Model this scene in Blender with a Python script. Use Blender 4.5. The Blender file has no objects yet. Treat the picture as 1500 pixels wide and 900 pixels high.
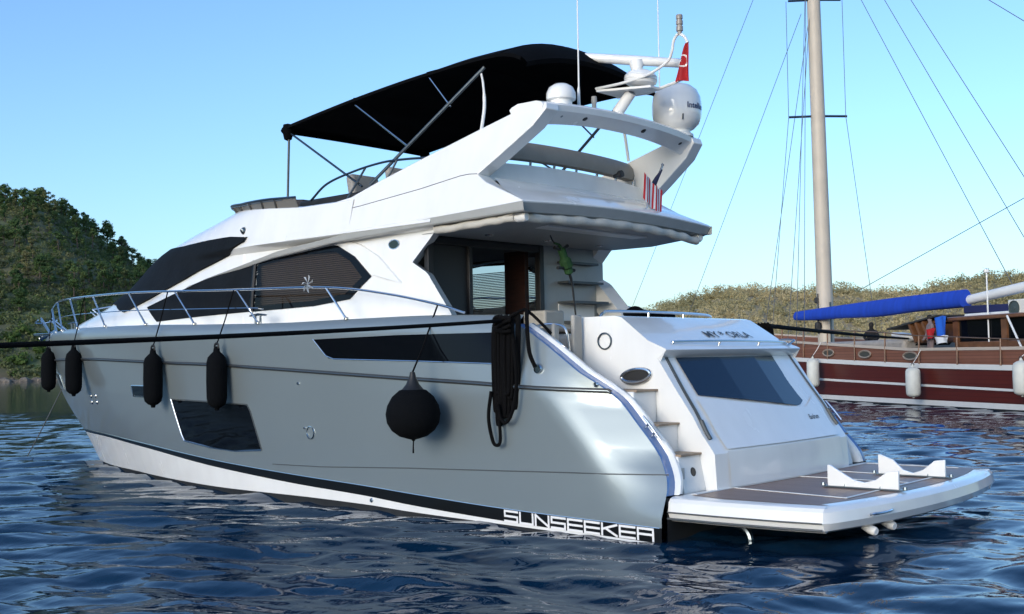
import bpy, bmesh, math, random
import numpy as np
from mathutils import Vector, Matrix
random.seed(7); rng=np.random.default_rng(7)
R=math.radians
SC=bpy.context.scene; COL=SC.collection
# ------------------------------------------------------------ camera
CAM=np.array([-6.822,12.378,1.91]); YAW,PIT,ROLL=-.844,.046,-.019; FPX=1679.0
_d=np.array([math.cos(YAW)*math.cos(PIT),math.sin(YAW)*math.cos(PIT),math.sin(PIT)])
_r=np.array([math.sin(YAW),-math.cos(YAW),0.]); _u=np.cross(_r,_d)
_r2=_r*math.cos(ROLL)+_u*math.sin(ROLL); _u2=-_r*math.sin(ROLL)+_u*math.cos(ROLL)
cd=bpy.data.cameras.new('camera'); cam=bpy.data.objects.new('camera',cd); COL.objects.link(cam)
cd.sensor_width=36; cd.lens=FPX/1500*36; cd.clip_end=6000; cd.clip_start=.1
cam.matrix_world=Matrix(((_r2[0],_u2[0],-_d[0],CAM[0]),(_r2[1],_u2[1],-_d[1],CAM[1]),(_r2[2],_u2[2],-_d[2],CAM[2]),(0,0,0,1)))
SC.camera=cam
# ------------------------------------------------------------ sky, sun, exposure
SUN_EL,SUN_AZ=14,98
SKY,SUN,EXPO=.15,.82,.97
w=bpy.data.worlds.new('World'); SC.world=w; w.use_nodes=True
nt=w.node_tree; bg=nt.nodes['Background']
sk=nt.nodes.new('ShaderNodeTexSky'); sk.sky_type='NISHITA'; sk.sun_disc=False
sk.sun_elevation=R(SUN_EL); sk.sun_rotation=R(90-SUN_AZ); sk.altitude=0; sk.air_density=1.0; sk.dust_density=1.35; sk.ozone_density=4.3
nt.links.new(sk.outputs[0],bg.inputs[0])
bg.inputs[1].default_value=SKY
sd=bpy.data.lights.new('sun','SUN'); sd.energy=SUN; sd.angle=R(24); sd.color=(1,.92,.82)
so=bpy.data.objects.new('sun',sd); COL.objects.link(so)
so.rotation_euler=Vector((math.cos(R(SUN_AZ))*math.cos(R(SUN_EL)),math.sin(R(SUN_AZ))*math.cos(R(SUN_EL)),math.sin(R(SUN_EL)))).to_track_quat('Z','Y').to_euler()
vs=SC.view_settings; vs.view_transform='Standard'; vs.look='None'; vs.exposure=EXPO; vs.gamma=1; vs.use_curve_mapping=False
# ------------------------------------------------------------ mesh helpers
class MB:
    def __init__(s): s.v=[]; s.f=[]; s.two=False
    def add(s,vs,fs):
        n=len(s.v); s.v+= [tuple(map(float,p)) for p in vs]; s.f+=[tuple(n+i for i in f) for f in fs]; return s
    def poly(s,pts): return s.add(pts,[tuple(range(len(pts)))])
    def grid(s,P,closed=False,flip=False):
        nu,nv=len(P),len(P[0]); fs=[]
        for i in range(nu-1):
            for j in range(nv if closed else nv-1):
                k=(j+1)%nv; q=(i*nv+j,(i+1)*nv+j,(i+1)*nv+k,i*nv+k)
                fs.append(q[::-1] if flip else q)
        return s.add([p for r in P for p in r],fs)
    def box(s,c,d,rz=0,ry=0,rx=0):
        m=Matrix.Translation(c)@Matrix.Rotation(rz,4,'Z')@Matrix.Rotation(ry,4,'Y')@Matrix.Rotation(rx,4,'X')
        p=[m@Vector((x*d[0]/2,y*d[1]/2,z*d[2]/2)) for x in(-1,1) for y in(-1,1) for z in(-1,1)]
        return s.add(p,[(0,1,3,2),(4,6,7,5),(0,4,5,1),(2,3,7,6),(0,2,6,4),(1,5,7,3)])
    def prism(s,pts,vec):
        n=len(pts); a=[Vector(p) for p in pts]; b=[p+Vector(vec) for p in a]
        return s.add(a+b,[tuple(range(n))[::-1],tuple(range(n,2*n))]+[(i,(i+1)%n,n+(i+1)%n,n+i) for i in range(n)])
    def tube(s,pts,r,seg=8,cap=True,closed=False):
        P=[Vector(p) for p in pts]; n=len(P); rr=r if hasattr(r,'__len__') else [r]*n
        rings=[]; up=None
        for i in range(n):
            if closed: t=P[(i+1)%n]-P[i-1]
            else: t=(P[min(i+1,n-1)]-P[max(i-1,0)])
            t=t.normalized() if t.length>1e-9 else Vector((0,0,1))
            if up is None: up=t.orthogonal().normalized()
            up=(up-t*up.dot(t)); up=up.normalized() if up.length>1e-6 else t.orthogonal().normalized()
            bt=t.cross(up)
            rings.append([P[i]+(up*math.cos(a)+bt*math.sin(a))*rr[i] for a in [2*math.pi*k/seg for k in range(seg)]])
        if closed: rings.append(rings[0])
        s.grid(rings,closed=True)
        if cap and not closed: s.poly(rings[0][::-1]); s.poly(rings[-1])
        return s
    def lathe(s,prof,c=(0,0,0),axis=(0,0,1),seg=24):
        q=Vector((0,0,1)).rotation_difference(Vector(axis)); c=Vector(c)
        P=[[c+q@Vector((r*math.cos(2*math.pi*k/seg),r*math.sin(2*math.pi*k/seg),z)) for k in range(seg)] for r,z in prof]
        return s.grid(P,closed=True,flip=True)
    def mirror(s,join=False):
        if not join: s.two=True; return s
        n=len(s.v); s.v+=[(x,-y,z) for x,y,z in s.v]; s.f+=[tuple(i+n for i in f)[::-1] for f in s.f]; return s
    def mesh(s,name,mat,ang=35):
        me=bpy.data.meshes.new(name); me.from_pydata(s.v,[],s.f)
        bm=bmesh.new(); bm.from_mesh(me); bmesh.ops.remove_doubles(bm,verts=bm.verts,dist=1e-5); bm.to_mesh(me); bm.free()
        me.polygons.foreach_set('use_smooth',[True]*len(me.polygons))
        try: me.set_sharp_from_angle(angle=R(ang))
        except Exception: pass
        if mat: me.materials.append(mat)
        return me
    def build(s,name,mat,parent=None,bevel=0,ang=35,seg=2):
        if s.two:      # a pair: one object on each side of the boat
            t=MB(); t.v=[(x,-y,z) for x,y,z in s.v]; t.f=[f[::-1] for f in s.f]; t.build(name,mat,parent,bevel,ang,seg)
        o=bpy.data.objects.new(name,s.mesh(name,mat,ang)); COL.objects.link(o)
        if parent: o.parent=parent
        if bevel:
            b=o.modifiers.new('bevel','BEVEL'); b.width=bevel; b.segments=seg; b.limit_method='ANGLE'; b.angle_limit=R(40); b.harden_normals=False
        return o
def empty(name,label,cat,loc=(0,0,0),group=None,rz=0):
    o=bpy.data.objects.new(name,None); COL.objects.link(o); o.location=loc; o.rotation_euler.z=rz; o.empty_display_size=.2
    return tag(o,label,cat,group)
def tag(o,label,cat,group=None):
    o['label']=label; o['category']=cat
    if group: o['group']=group
    return o
def kind(o,k): o['kind']=k; return o
def sm(pts,n=8):   # smooth curve through points (Catmull-Rom)
    P=[np.array(p,float) for p in pts]; P=[2*P[0]-P[1]]+P+[2*P[-1]-P[-2]]; out=[]
    for i in range(1,len(P)-2):
        for k in range(n):
            t=k/n; a,b,c,d=P[i-1:i+3]
            out.append(.5*((2*b)+(c-a)*t+(2*a-5*b+4*c-d)*t*t+(3*b-a-3*c+d)*t**3))
    out.append(P[-2]); return out
def sag(a,b,s,n=16): return [np.array(a)*(1-t)+np.array(b)*t+np.array((0,0,-4*s*t*(1-t))) for t in np.linspace(0,1,n)]
def text_tris(txt,size=1,bold=0):
    c=bpy.data.curves.new('t','FONT'); c.body=txt; c.size=size; c.resolution_u=3; c.offset=bold
    o=bpy.data.objects.new('t',c); COL.objects.link(o); dg=bpy.context.evaluated_depsgraph_get(); dg.update()
    me=bpy.data.meshes.new_from_object(o.evaluated_get(dg)); vs=[v.co.copy() for v in me.vertices]; fs=[tuple(p.vertices) for p in me.polygons]
    bpy.data.objects.remove(o); bpy.data.curves.remove(c); bpy.data.meshes.remove(me)
    return vs,fs
# ------------------------------------------------------------ materials
def mat(name,col,rough=.5,metal=0,coat=0,spec=.5,noise=0,nscale=5,bump=0,bscale=30,trans=0,sheen=0,alpha=1,stretch=None,var=None,nrough=0):
    m=bpy.data.materials.new(name); m.use_nodes=True; n=m.node_tree.nodes; l=m.node_tree.links; b=n['Principled BSDF']
    b.inputs['Base Color'].default_value=(*col,1); b.inputs['Roughness'].default_value=rough; b.inputs['Metallic'].default_value=metal
    b.inputs['Coat Weight'].default_value=coat; b.inputs['Coat Roughness'].default_value=.04; b.inputs['Specular IOR Level'].default_value=spec
    b.inputs['Transmission Weight'].default_value=trans; b.inputs['Sheen Weight'].default_value=sheen; b.inputs['Alpha'].default_value=alpha
    if noise or bump or nrough:
        tc=n.new('ShaderNodeTexCoord'); mp=n.new('ShaderNodeMapping'); l.new(tc.outputs['Object'],mp.inputs[0])
        if stretch: mp.inputs['Scale'].default_value=stretch
    if noise:
        t=n.new('ShaderNodeTexNoise'); t.inputs['Scale'].default_value=nscale; t.inputs['Detail'].default_value=6; l.new(mp.outputs[0],t.inputs[0])
        rp=n.new('ShaderNodeValToRGB'); rp.color_ramp.elements[0].position=.3; rp.color_ramp.elements[1].position=.7
        c2=var if var else tuple(min(1,c*(1+noise)) for c in col)
        rp.color_ramp.elements[0].color=(*(tuple(c*(1-noise) for c in col)),1); rp.color_ramp.elements[1].color=(*c2,1)
        l.new(t.outputs['Fac'],rp.inputs[0]); l.new(rp.outputs[0],b.inputs['Base Color'])
    if nrough:
        t3=n.new('ShaderNodeTexNoise'); t3.inputs['Scale'].default_value=nscale*.7; t3.inputs['Detail'].default_value=5; l.new(mp.outputs[0],t3.inputs[0])
        mr=n.new('ShaderNodeMapRange'); mr.inputs[1].default_value=.35; mr.inputs[2].default_value=.7; mr.inputs[3].default_value=max(.02,rough-nrough); mr.inputs[4].default_value=rough+nrough
        l.new(t3.outputs['Fac'],mr.inputs[0]); l.new(mr.outputs[0],b.inputs['Roughness'])
    if bump:
        t2=n.new('ShaderNodeTexNoise'); t2.inputs['Scale'].default_value=bscale; t2.inputs['Detail'].default_value=4; l.new(mp.outputs[0],t2.inputs[0])
        bp=n.new('ShaderNodeBump'); bp.inputs['Strength'].default_value=bump; bp.inputs['Distance'].default_value=.02
        l.new(t2.outputs['Fac'],bp.inputs['Height']); l.new(bp.outputs[0],b.inputs['Normal'])
    return m
WHITE=mat('white_gelcoat',(.80,.80,.78),.22,coat=.5,noise=.035,nscale=3.5,stretch=(1,1,.25),nrough=.06)
WHITE2=mat('moulded_white',(.74,.74,.72),.45,noise=.04,nscale=3)
SILVER=mat('silver_grey_paint',(.25,.295,.31),.38,metal=.48,coat=.45,noise=.02,nscale=.8,nrough=.02)
SILVER.node_tree.nodes['Principled BSDF'].inputs['Coat Roughness'].default_value=.05
BOOT=mat('black_boot_paint',(.005,.0055,.006),.3,spec=.3)
ANTIF=mat('antifouling_paint',(.012,.014,.016),.7,noise=.3,nscale=6)
DGLASS=mat('dark_tinted_glass',(.003,.004,.006),.04,spec=.14)
BGLASS=mat('blue_tinted_glass',(.005,.018,.045),.06,spec=.30)
BCLOTH=mat('black_canvas',(.0028,.003,.0036),.9,spec=.06,bump=.15,bscale=60,noise=.25,nscale=3)
NAVY=mat('navy_mesh_cover',(.006,.0085,.012),.8,spec=.14,bump=.3,bscale=9,noise=.2,nscale=2)
STEEL=mat('polished_steel',(.62,.64,.66),.16,metal=1)
DSTEEL=mat('dull_steel',(.16,.19,.21),.33,metal=1)
BLACK=mat('black_plastic',(.012,.012,.013),.5)
ROPE=mat('black_rope',(.004,.004,.0045),.9,spec=.1,bump=.6,bscale=90)
FENDER=mat('black_fender_fleece',(.004,.0048,.006),.95,spec=.08,bump=.4,bscale=50)
BEIGE=mat('beige_vinyl',(.36,.34,.30),.55,noise=.06,nscale=5,bump=.1)
GREYV=mat('grey_beige_vinyl',(.30,.285,.26),.6,noise=.08,nscale=4,bump=.1)
CREAM=mat('cream_canvas',(.50,.48,.43),.8,bump=.5,bscale=14,noise=.1,nscale=6)
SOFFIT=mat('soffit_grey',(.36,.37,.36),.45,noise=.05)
CAPST=mat('wing_strip_sky_tint',(.10,.20,.42),.25,metal=.1,coat=.4)  # blue of the reflected sky is painted into the strip's base colour
DWOOD=mat('dark_walnut',(.030,.012,.008),.35,coat=.3,noise=.35,nscale=4,stretch=(1,1,9))
BLIND=mat('blind_slat',(.78,.76,.72),.6)
BLIND.node_tree.nodes['Principled BSDF'].inputs['Transmission Weight'].default_value=.45; BLIND.node_tree.nodes['Principled BSDF'].inputs['Roughness'].default_value=.9
BRBLIND=mat('brown_blind_slat',(.15,.105,.075),.6)
WIRE=mat('rigging_grey',(.10,.11,.12),.5)
RUBR=mat('rub_rail_rubber',(.035,.038,.04),.5)
LINE=mat('dark_seam',(.06,.07,.075),.5)
RED=mat('red_cloth',(.34,.004,.008),.75,noise=.15,nscale=6)
WCLOTH=mat('white_cloth',(.8,.8,.78),.8)
GREEN=mat('green_cloth',(.02,.075,.02),.8,noise=.25)
def glass_mat():
    m=bpy.data.materials.new('smoked_glass'); m.use_nodes=True; n=m.node_tree.nodes; l=m.node_tree.links; n.clear()
    o=n.new('ShaderNodeOutputMaterial'); mx=n.new('ShaderNodeMixShader'); t=n.new('ShaderNodeBsdfTransparent'); g=n.new('ShaderNodeBsdfGlossy'); f=n.new('ShaderNodeFresnel')
    t.inputs[0].default_value=(.55,.56,.56,1); g.inputs['Roughness'].default_value=.03; f.inputs[0].default_value=1.28
    l.new(f.outputs[0],mx.inputs[0]); l.new(t.outputs[0],mx.inputs[1]); l.new(g.outputs[0],mx.inputs[2]); l.new(mx.outputs[0],o.inputs[0]); return m
SMOKED=glass_mat()
def plank_mat(name,c1,c2,seam,w,axis='Y',rough=.6):
    m=bpy.data.materials.new(name); m.use_nodes=True; n=m.node_tree.nodes; l=m.node_tree.links; b=n['Principled BSDF']; b.inputs['Roughness'].default_value=rough
    tc=n.new('ShaderNodeTexCoord'); sp=n.new('ShaderNodeSeparateXYZ'); l.new(tc.outputs['Object'],sp.inputs[0])
    d=n.new('ShaderNodeMath'); d.operation='DIVIDE'; d.inputs[1].default_value=w; l.new(sp.outputs[axis],d.inputs[0])
    fr=n.new('ShaderNodeMath'); fr.operation='FRACT'; l.new(d.outputs[0],fr.inputs[0])
    fl=n.new('ShaderNodeMath'); fl.operation='FLOOR'; l.new(d.outputs[0],fl.inputs[0])
    wn=n.new('ShaderNodeTexWhiteNoise'); wn.noise_dimensions='1D'; l.new(fl.outputs[0],wn.inputs['W'])
    no=n.new('ShaderNodeTexNoise'); no.inputs['Scale'].default_value=3; no.inputs['Detail'].default_value=8; l.new(tc.outputs['Object'],no.inputs[0])
    ad=n.new('ShaderNodeMath'); ad.operation='ADD'; l.new(wn.outputs['Value'],ad.inputs[0]); l.new(no.outputs['Fac'],ad.inputs[1])
    mu=n.new('ShaderNodeMath'); mu.operation='MULTIPLY'; mu.inputs[1].default_value=.5; l.new(ad.outputs[0],mu.inputs[0])
    mx=n.new('ShaderNodeMix'); mx.data_type='RGBA'; mx.inputs[6].default_value=(*c1,1); mx.inputs[7].default_value=(*c2,1); l.new(mu.outputs[0],mx.inputs[0])
    lt=n.new('ShaderNodeMath'); lt.operation='LESS_THAN'; lt.inputs[1].default_value=.1; l.new(fr.outputs[0],lt.inputs[0])
    m2=n.new('ShaderNodeMix'); m2.data_type='RGBA'; m2.inputs[7].default_value=(*seam,1); l.new(lt.outputs[0],m2.inputs[0]); l.new(mx.outputs[2],m2.inputs[6])
    l.new(m2.outputs[2],b.inputs['Base Color']); return m
TEAK=plank_mat('teak_planks',(.20,.105,.072),(.31,.18,.13),(.05,.03,.025),.055,'Y',.42)
TEAKL=mat('pale_teak',(.30,.22,.15),.6,noise=.2,nscale=8)
# ------------------------------------------------------------ smooth tables and hull surface
def pchip(xs,ys):
    xs=np.array(xs,float);ys=np.array(ys,float);h=np.diff(xs);d=np.diff(ys)/h
    m=np.zeros(len(xs))
    for i in range(1,len(xs)-1):
        if d[i-1]*d[i]>0:
            w1=2*h[i]+h[i-1];w2=h[i]+2*h[i-1]
            m[i]=(w1+w2)/(w1/d[i-1]+w2/d[i])
    m[0]=d[0];m[-1]=d[-1]
    def f(x):
        x=np.clip(np.asarray(x,float),xs[0],xs[-1])
        i=np.clip(np.searchsorted(xs,x)-1,0,len(xs)-2)
        t=(x-xs[i])/h[i]
        return ys[i]*(1+2*t)*(1-t)**2+m[i]*h[i]*t*(1-t)**2+ys[i+1]*t*t*(3-2*t)+m[i+1]*h[i]*t*t*(t-1)
    return f
stem_x=pchip([-1,-.09,.51,.86,1.23,1.68,2.07,2.35,2.68],[14.6,15.83,16.46,16.93,17.39,17.8,18.1,18.26,18.36])
aft_x=pchip([-1,0,.45,.54,.89,1.2,1.53,1.8,2.12,2.33,2.42,2.5,2.7],[0,-.02,-.03,-.02,.18,.44,.75,1.17,1.66,2.02,2.2,2.35,2.35])
b_wl=pchip([0,.12,.25,.38,.5,.63,.755,.85,.91,.955,.985,1],[2.47,2.49,2.48,2.43,2.29,1.93,1.42,.98,.64,.36,.14,.0])
b_rl=pchip([0,.11,.33,.44,.55,.665,.775,.86,.93,.975,.99,1],[2.5,2.52,2.54,2.5,2.36,2.05,1.55,1.05,.56,.22,.1,.0])
gun_z=pchip([2,4,6,8,10,12,14,16,18.4],[2.45,2.5,2.5,2.54,2.6,2.64,2.67,2.68,2.68])
rail_z=pchip([.5,1.7,2.5,3.7,5,6.5,8.2,9.5,11,13,18],[1.54,1.59,1.64,1.7,1.77,1.85,1.93,1.97,2.02,2.07,2.09])
def hb(x,z):
    x=np.asarray(x,float);z=np.asarray(z,float)
    u=np.clip(x/stem_x(z),0,1)
    w=np.clip(z/1.75,-.4,1.35)
    w=np.sign(w)*np.abs(w)**.85
    b=b_wl(u)*(1-w)+b_rl(u)*w
    d=np.clip(aft_x(z)+.78-x,0,.9)
    q=np.clip((z-.25)/.6,0,1)*np.interp(z,[1.45,1.75,2.4],[1,.4,.25])
    b=b-.12*np.clip((z-1.56)/.8,0,1)*np.clip((5.0-x)/3.0,0,1)
    return np.maximum(b-.40*np.where(d<.2,d*d*2.5,d-.1)*q,0)
sh_w=pchip([2.3,2.9,3.3,3.6,3.77,4.1,4.35,4.5,4.7],[2.03,2.0,1.96,1.93,1.935,1.91,1.86,1.6,.9])
sh_b=pchip([2.3,3.62,3.70,3.77,4.1,4.35,4.5,4.7],[0,0,.186,.166,.113,.078,.05,0])
sh_n=pchip([2.3,2.5,2.7,2.95,3.13,3.3,3.9,4.1,4.35,4.5,4.7],[17.2,17.0,16.5,15.4,14.7,14.2,12.9,12.05,10.42,9.7,8.6])
sh_0=pchip([2.3,2.9,3.6,4.35,4.7],[9.0,8.6,7.6,7.0,6.5])
def sb(x,z):
    x=np.asarray(x,float)
    t=np.clip((x-sh_0(z))/(sh_n(z)-sh_0(z)),0,1)
    w=sh_w(z)+sh_b(z)*np.clip((9.6-x)/2.2,0,1)
    return w*(1-t**2.0)**.62
# ------------------------------------------------------------ water
def wave(x,y,cell):
    # short wind ripples running towards the viewer, with gentle bending of the crests
    r=np.random.default_rng(11); h=np.zeros_like(x)
    wx=x+.5*np.sin(.35*y+1.)+.35*np.sin(.21*x+.5*y); wy=y+.5*np.sin(.31*x)+.3*np.sin(.47*x-.4*y+2)
    base=YAW+math.pi
    patchy=.55+.45*np.sin(.23*x+.9*np.sin(.17*y))*np.sin(.19*y+1.3+.7*np.sin(.13*x))
    for k in range(60):
        L=.17*(13.**r.random()); a=base+r.normal(0,.42); ph=r.random()*6.28; A=(.0022 if L<.42 else .0050)*L**.95
        kk=2*math.pi/L; f=np.clip((L/cell-2.5)/2.5,0,1)
        s=np.sin(kk*(wx*math.cos(a)+wy*math.sin(a))+ph)
        h+=A*f*(s+.25*np.cos(2*kk*(wx*math.cos(a)+wy*math.sin(a))+2*ph))*(.55+.6*patchy if L<.9 else 1)
    return h
NA=620
az=np.concatenate([np.linspace(-.50,.50,NA),np.linspace(.52,2*math.pi-.52,90)])
rd=[2.2]
while rd[-1]<5000: rd.append(rd[-1]*(1+ (.0034 if rd[-1]<30 else .006 if rd[-1]<55 else .012 if rd[-1]<260 else .08)))
rd=np.array(rd); A,Rr=np.meshgrid(az,rd); X=CAM[0]+Rr*np.cos(YAW-A); Y=CAM[1]+Rr*np.sin(YAW-A)
cell=np.maximum(Rr*(1.0/NA),np.gradient(rd)[:,None]); cell[:,NA:]=1e3
Z=wave(X,Y,cell)*np.clip((260-Rr)/120,0,1)
nr,na=X.shape; V=np.stack([X,Y,Z],-1).reshape(-1,3)
ii,jj=np.meshgrid(np.arange(nr-1),np.arange(na),indexing='ij'); k=(jj+1)%na
F=np.stack([ii*na+jj,(ii)*na+k,(ii+1)*na+k,(ii+1)*na+jj],-1).reshape(-1,4)
V=np.concatenate([V,[[CAM[0],CAM[1],0]]]); cen=len(V)-1
me=bpy.data.meshes.new('water'); nF=len(F); tri=[(cen,int((j+1)%na),int(j)) for j in range(na)]
me.vertices.add(len(V)); me.vertices.foreach_set('co',V.ravel()); me.loops.add(nF*4+na*3)
me.loops.foreach_set('vertex_index',np.concatenate([F[:,::-1].ravel(),np.array(tri).ravel()]).astype(np.int32)); me.polygons.add(nF+na)
me.polygons.foreach_set('loop_start',np.concatenate([np.arange(nF)*4,nF*4+np.arange(na)*3]).astype(np.int32))
me.polygons.foreach_set('loop_total',np.concatenate([np.full(nF,4),np.full(na,3)]).astype(np.int32)); me.update(); me.validate()
me.polygons.foreach_set('use_smooth',[True]*len(me.polygons))
wm=bpy.data.materials.new('sea_water'); wm.use_nodes=True; n=wm.node_tree.nodes; l=wm.node_tree.links; b=n['Principled BSDF']
b.inputs['Base Color'].default_value=(.003,.023,.053,1); b.inputs['Roughness'].default_value=.035; b.inputs['IOR'].default_value=1.333
tc=n.new('ShaderNodeTexCoord'); mp=n.new('ShaderNodeMapping'); mp.vector_type='POINT'; l.new(tc.outputs['Object'],mp.inputs[0]); mp.inputs['Rotation'].default_value=(0,0,-(YAW)); mp.inputs['Scale'].default_value=(1,.42,1)
t1=n.new('ShaderNodeTexNoise'); t1.inputs['Scale'].default_value=2.6; t1.inputs['Detail'].default_value=4; t1.inputs['Roughness'].default_value=.55; t1.inputs['Distortion'].default_value=.4
l.new(mp.outputs[0],t1.inputs[0]); bp=n.new('ShaderNodeBump'); bp.inputs['Strength'].default_value=.18; bp.inputs['Distance'].default_value=.08; l.new(t1.outputs['Fac'],bp.inputs['Height']); l.new(bp.outputs[0],b.inputs['Normal'])
me.materials.append(wm); water=kind(bpy.data.objects.new('water',me),'structure'); COL.objects.link(water)
# ------------------------------------------------------------ hills round the bay
def azp(px): return YAW-np.arctan((np.asarray(px,float)-750)/FPX)
def noise2(x,y,seed=0):
    r=np.random.default_rng(seed); s=np.zeros_like(np.asarray(x,float))
    for k in range(26):
        L=6*(14**r.random()); a=r.random()*6.28; s=s+ (L/60)*np.sin(2*math.pi/L*(x*np.cos(a)+y*np.sin(a))+r.random()*6.28)
    return s
def hill(name,azs,r0,r1,r2,ridge,mt,nr=40,rough=1.0,seed=1):
    # a slope rising from the shore at r0 to a ridge at r1 seen round the bay, then a plateau to r2
    azs=np.asarray(azs); rs=np.concatenate([np.linspace(r0,r1,nr),np.linspace(r1,r2,8)[1:]])
    A,Q=np.meshgrid(azs,rs); X=CAM[0]+Q*np.cos(A); Y=CAM[1]+Q*np.sin(A)
    t=np.clip((Q-r0)/(r1-r0),0,1); H=ridge(A)*(t**.9*(1.25-.25*t))+noise2(X,Y,seed)*rough*np.clip(t*5,0,1)*np.clip(ridge(A)/8,0,1)-.15+.15*t
    H=np.where(Q>r1,H-(Q-r1)*.12,H); H[0]=-.6
    me=bpy.data.meshes.new(name); nq,na=X.shape; ii,jj=np.meshgrid(np.arange(nq-1),np.arange(na-1),indexing='ij')
    F=np.stack([ii*na+jj,(ii+1)*na+jj,(ii+1)*na+jj+1,ii*na+jj+1],-1).reshape(-1,4)
    me.from_pydata(np.stack([X,Y,H],-1).reshape(-1,3).tolist(),[],F.tolist()); me.polygons.foreach_set('use_smooth',[True]*len(me.polygons)); me.materials.append(mt)
    o=bpy.data.objects.new(name,me); COL.objects.link(o); kind(o,'structure')
    def h(a,q):
        x=CAM[0]+q*math.cos(a); y=CAM[1]+q*math.sin(a); t=min(1,max(0,(q-r0)/(r1-r0))); rg=float(ridge(np.array(a)))
        return x,y,rg*(t**.9*(1.25-.25*t))+float(noise2(np.array(x),np.array(y),seed))*rough*min(1,t*5)*min(1,max(0,rg/8))-.15+.15*t-max(0,q-r1)*.12
    return o,h
SCRUB=mat('scrub_ground',(.20,.155,.105),.95,noise=.45,nscale=.16,var=(.13,.16,.07),bump=.5,bscale=1.2)
DRY=mat('dry_ground',(.36,.29,.18),.95,noise=.4,nscale=.10)
ROCK=mat('shore_rock',(.17,.14,.11),.9,noise=.4,nscale=1.5,bump=.8,bscale=3)
pxl=np.array([-900,-400,-100,0,60,100,140,190,235,262,330,420,560]); rgl=np.array([52,46,41,39.5,38.5,35,31,27.2,22.5,17,9,3,0.5])
hill_l,HL=hill('hill',azp(np.linspace(-900,560,170)),188,282,420,lambda a:np.interp(750+FPX*np.tan(YAW-a),pxl,rgl),SCRUB,44,.45,3)
pxr=np.array([380,560,700,800,880,925,960,1000,1060,1100,1150,1200,1250,1300,1350,1400,1450,1500,1700,2000,2500]); rgr=np.array([5,6,6,7,9,13.0,16.0,18.5,20.5,21,19.7,18.8,18.2,18.8,19.5,20.5,21.6,21.0,23,22,16])
hill_r,HR=hill('hill',azp(np.linspace(380,2500,170)),250,370,520,lambda a:np.interp(750+FPX*np.tan(YAW-a),pxr,rgr),DRY,40,.35,5)
# unseen ridge added behind the viewer, its skyline shaped to darken the reflections
added_ridge,HB=hill('hill',np.linspace(R(0),R(250),160),95,160,260,lambda a:np.interp(np.degrees(a),[0,12,30,60,74,88,120,180,250],[4,14,20,20,12,6,6,10,6]),SCRUB,24,.8,9)
# shore rocks under the left hill
mb=MB()
for k in range(150):
    px=-60+k*3.4+random.uniform(-2,2); a=float(azp(px)); q=187.5+random.uniform(0,2.2); s=random.uniform(.35,1.1); x,y=CAM[0]+q*math.cos(a),CAM[1]+q*math.sin(a)
    mb.lathe([(0,s*.7),(s*.5,s*.6),(s*.95,s*.25),(s,-.1),(s*.8,-.6)],(x,y,0),(random.uniform(-.3,.3),random.uniform(-.3,.3),1),6)
kind(mb.build('shore_rocks',ROCK,None,ang=20),'structure')
# ------------------------------------------------------------ trees
def leaf_mat(name,c0,c1,c2,patch=.09):
    # leaf colour varies by leaf, by tree and in broad patches over the slope; leaves let some light through
    m=bpy.data.materials.new(name); m.use_nodes=True; n=m.node_tree.nodes; l=m.node_tree.links; b=n['Principled BSDF']; b.inputs['Roughness'].default_value=.7; b.inputs['Specular IOR Level'].default_value=.2
    g=n.new('ShaderNodeNewGeometry'); o=n.new('ShaderNodeObjectInfo'); no=n.new('ShaderNodeTexNoise'); no.inputs['Scale'].default_value=patch; no.inputs['Detail'].default_value=5; l.new(g.outputs['Position'],no.inputs[0])
    mr=n.new('ShaderNodeMapRange'); mr.inputs[1].default_value=.32; mr.inputs[2].default_value=.68; mr.inputs[3].default_value=0; mr.inputs[4].default_value=.62; l.new(no.outputs['Fac'],mr.inputs[0])
    ad=n.new('ShaderNodeMath'); ad.operation='MULTIPLY_ADD'; ad.inputs[1].default_value=.10; l.new(g.outputs['Random Per Island'],ad.inputs[0]); l.new(mr.outputs[0],ad.inputs[2])
    ml=n.new('ShaderNodeMath'); ml.operation='MULTIPLY_ADD'; ml.inputs[1].default_value=.25; l.new(o.outputs['Random'],ml.inputs[0]); l.new(ad.outputs[0],ml.inputs[2])
    rp=n.new('ShaderNodeValToRGB'); e=rp.color_ramp.elements; e[0].color=(*c0,1); e[1].color=(*c2,1); x=e.new(.5); x.color=(*c1,1); l.new(ml.outputs[0],rp.inputs[0]); l.new(rp.outputs[0],b.inputs['Base Color'])
    t=n.new('ShaderNodeBsdfTranslucent'); mx=n.new('ShaderNodeMixShader'); mx.inputs[0].default_value=.38; l.new(rp.outputs[0],t.inputs[0]); l.new(b.outputs[0],mx.inputs[1]); l.new(t.outputs[0],mx.inputs[2]); l.new(mx.outputs[0],n['Material Output'].inputs[0]); return m
PINE=leaf_mat('pine_needles',(.040,.085,.032),(.085,.145,.050),(.15,.20,.072))
OLIVE=leaf_mat('maquis_leaves',(.10,.14,.055),(.165,.195,.080),(.27,.235,.12),.06)
BUSH=leaf_mat('bush_leaves',(.06,.11,.025),(.10,.16,.04),(.15,.19,.055))
FAR=leaf_mat('far_wood_leaves',(.19,.19,.09),(.42,.36,.19),(.66,.53,.31),.035)  # warm sunlight on the far wood is put into these raised leaf colours
BARK=mat('bark',(.085,.065,.05),.9,noise=.3,nscale=6)
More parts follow.
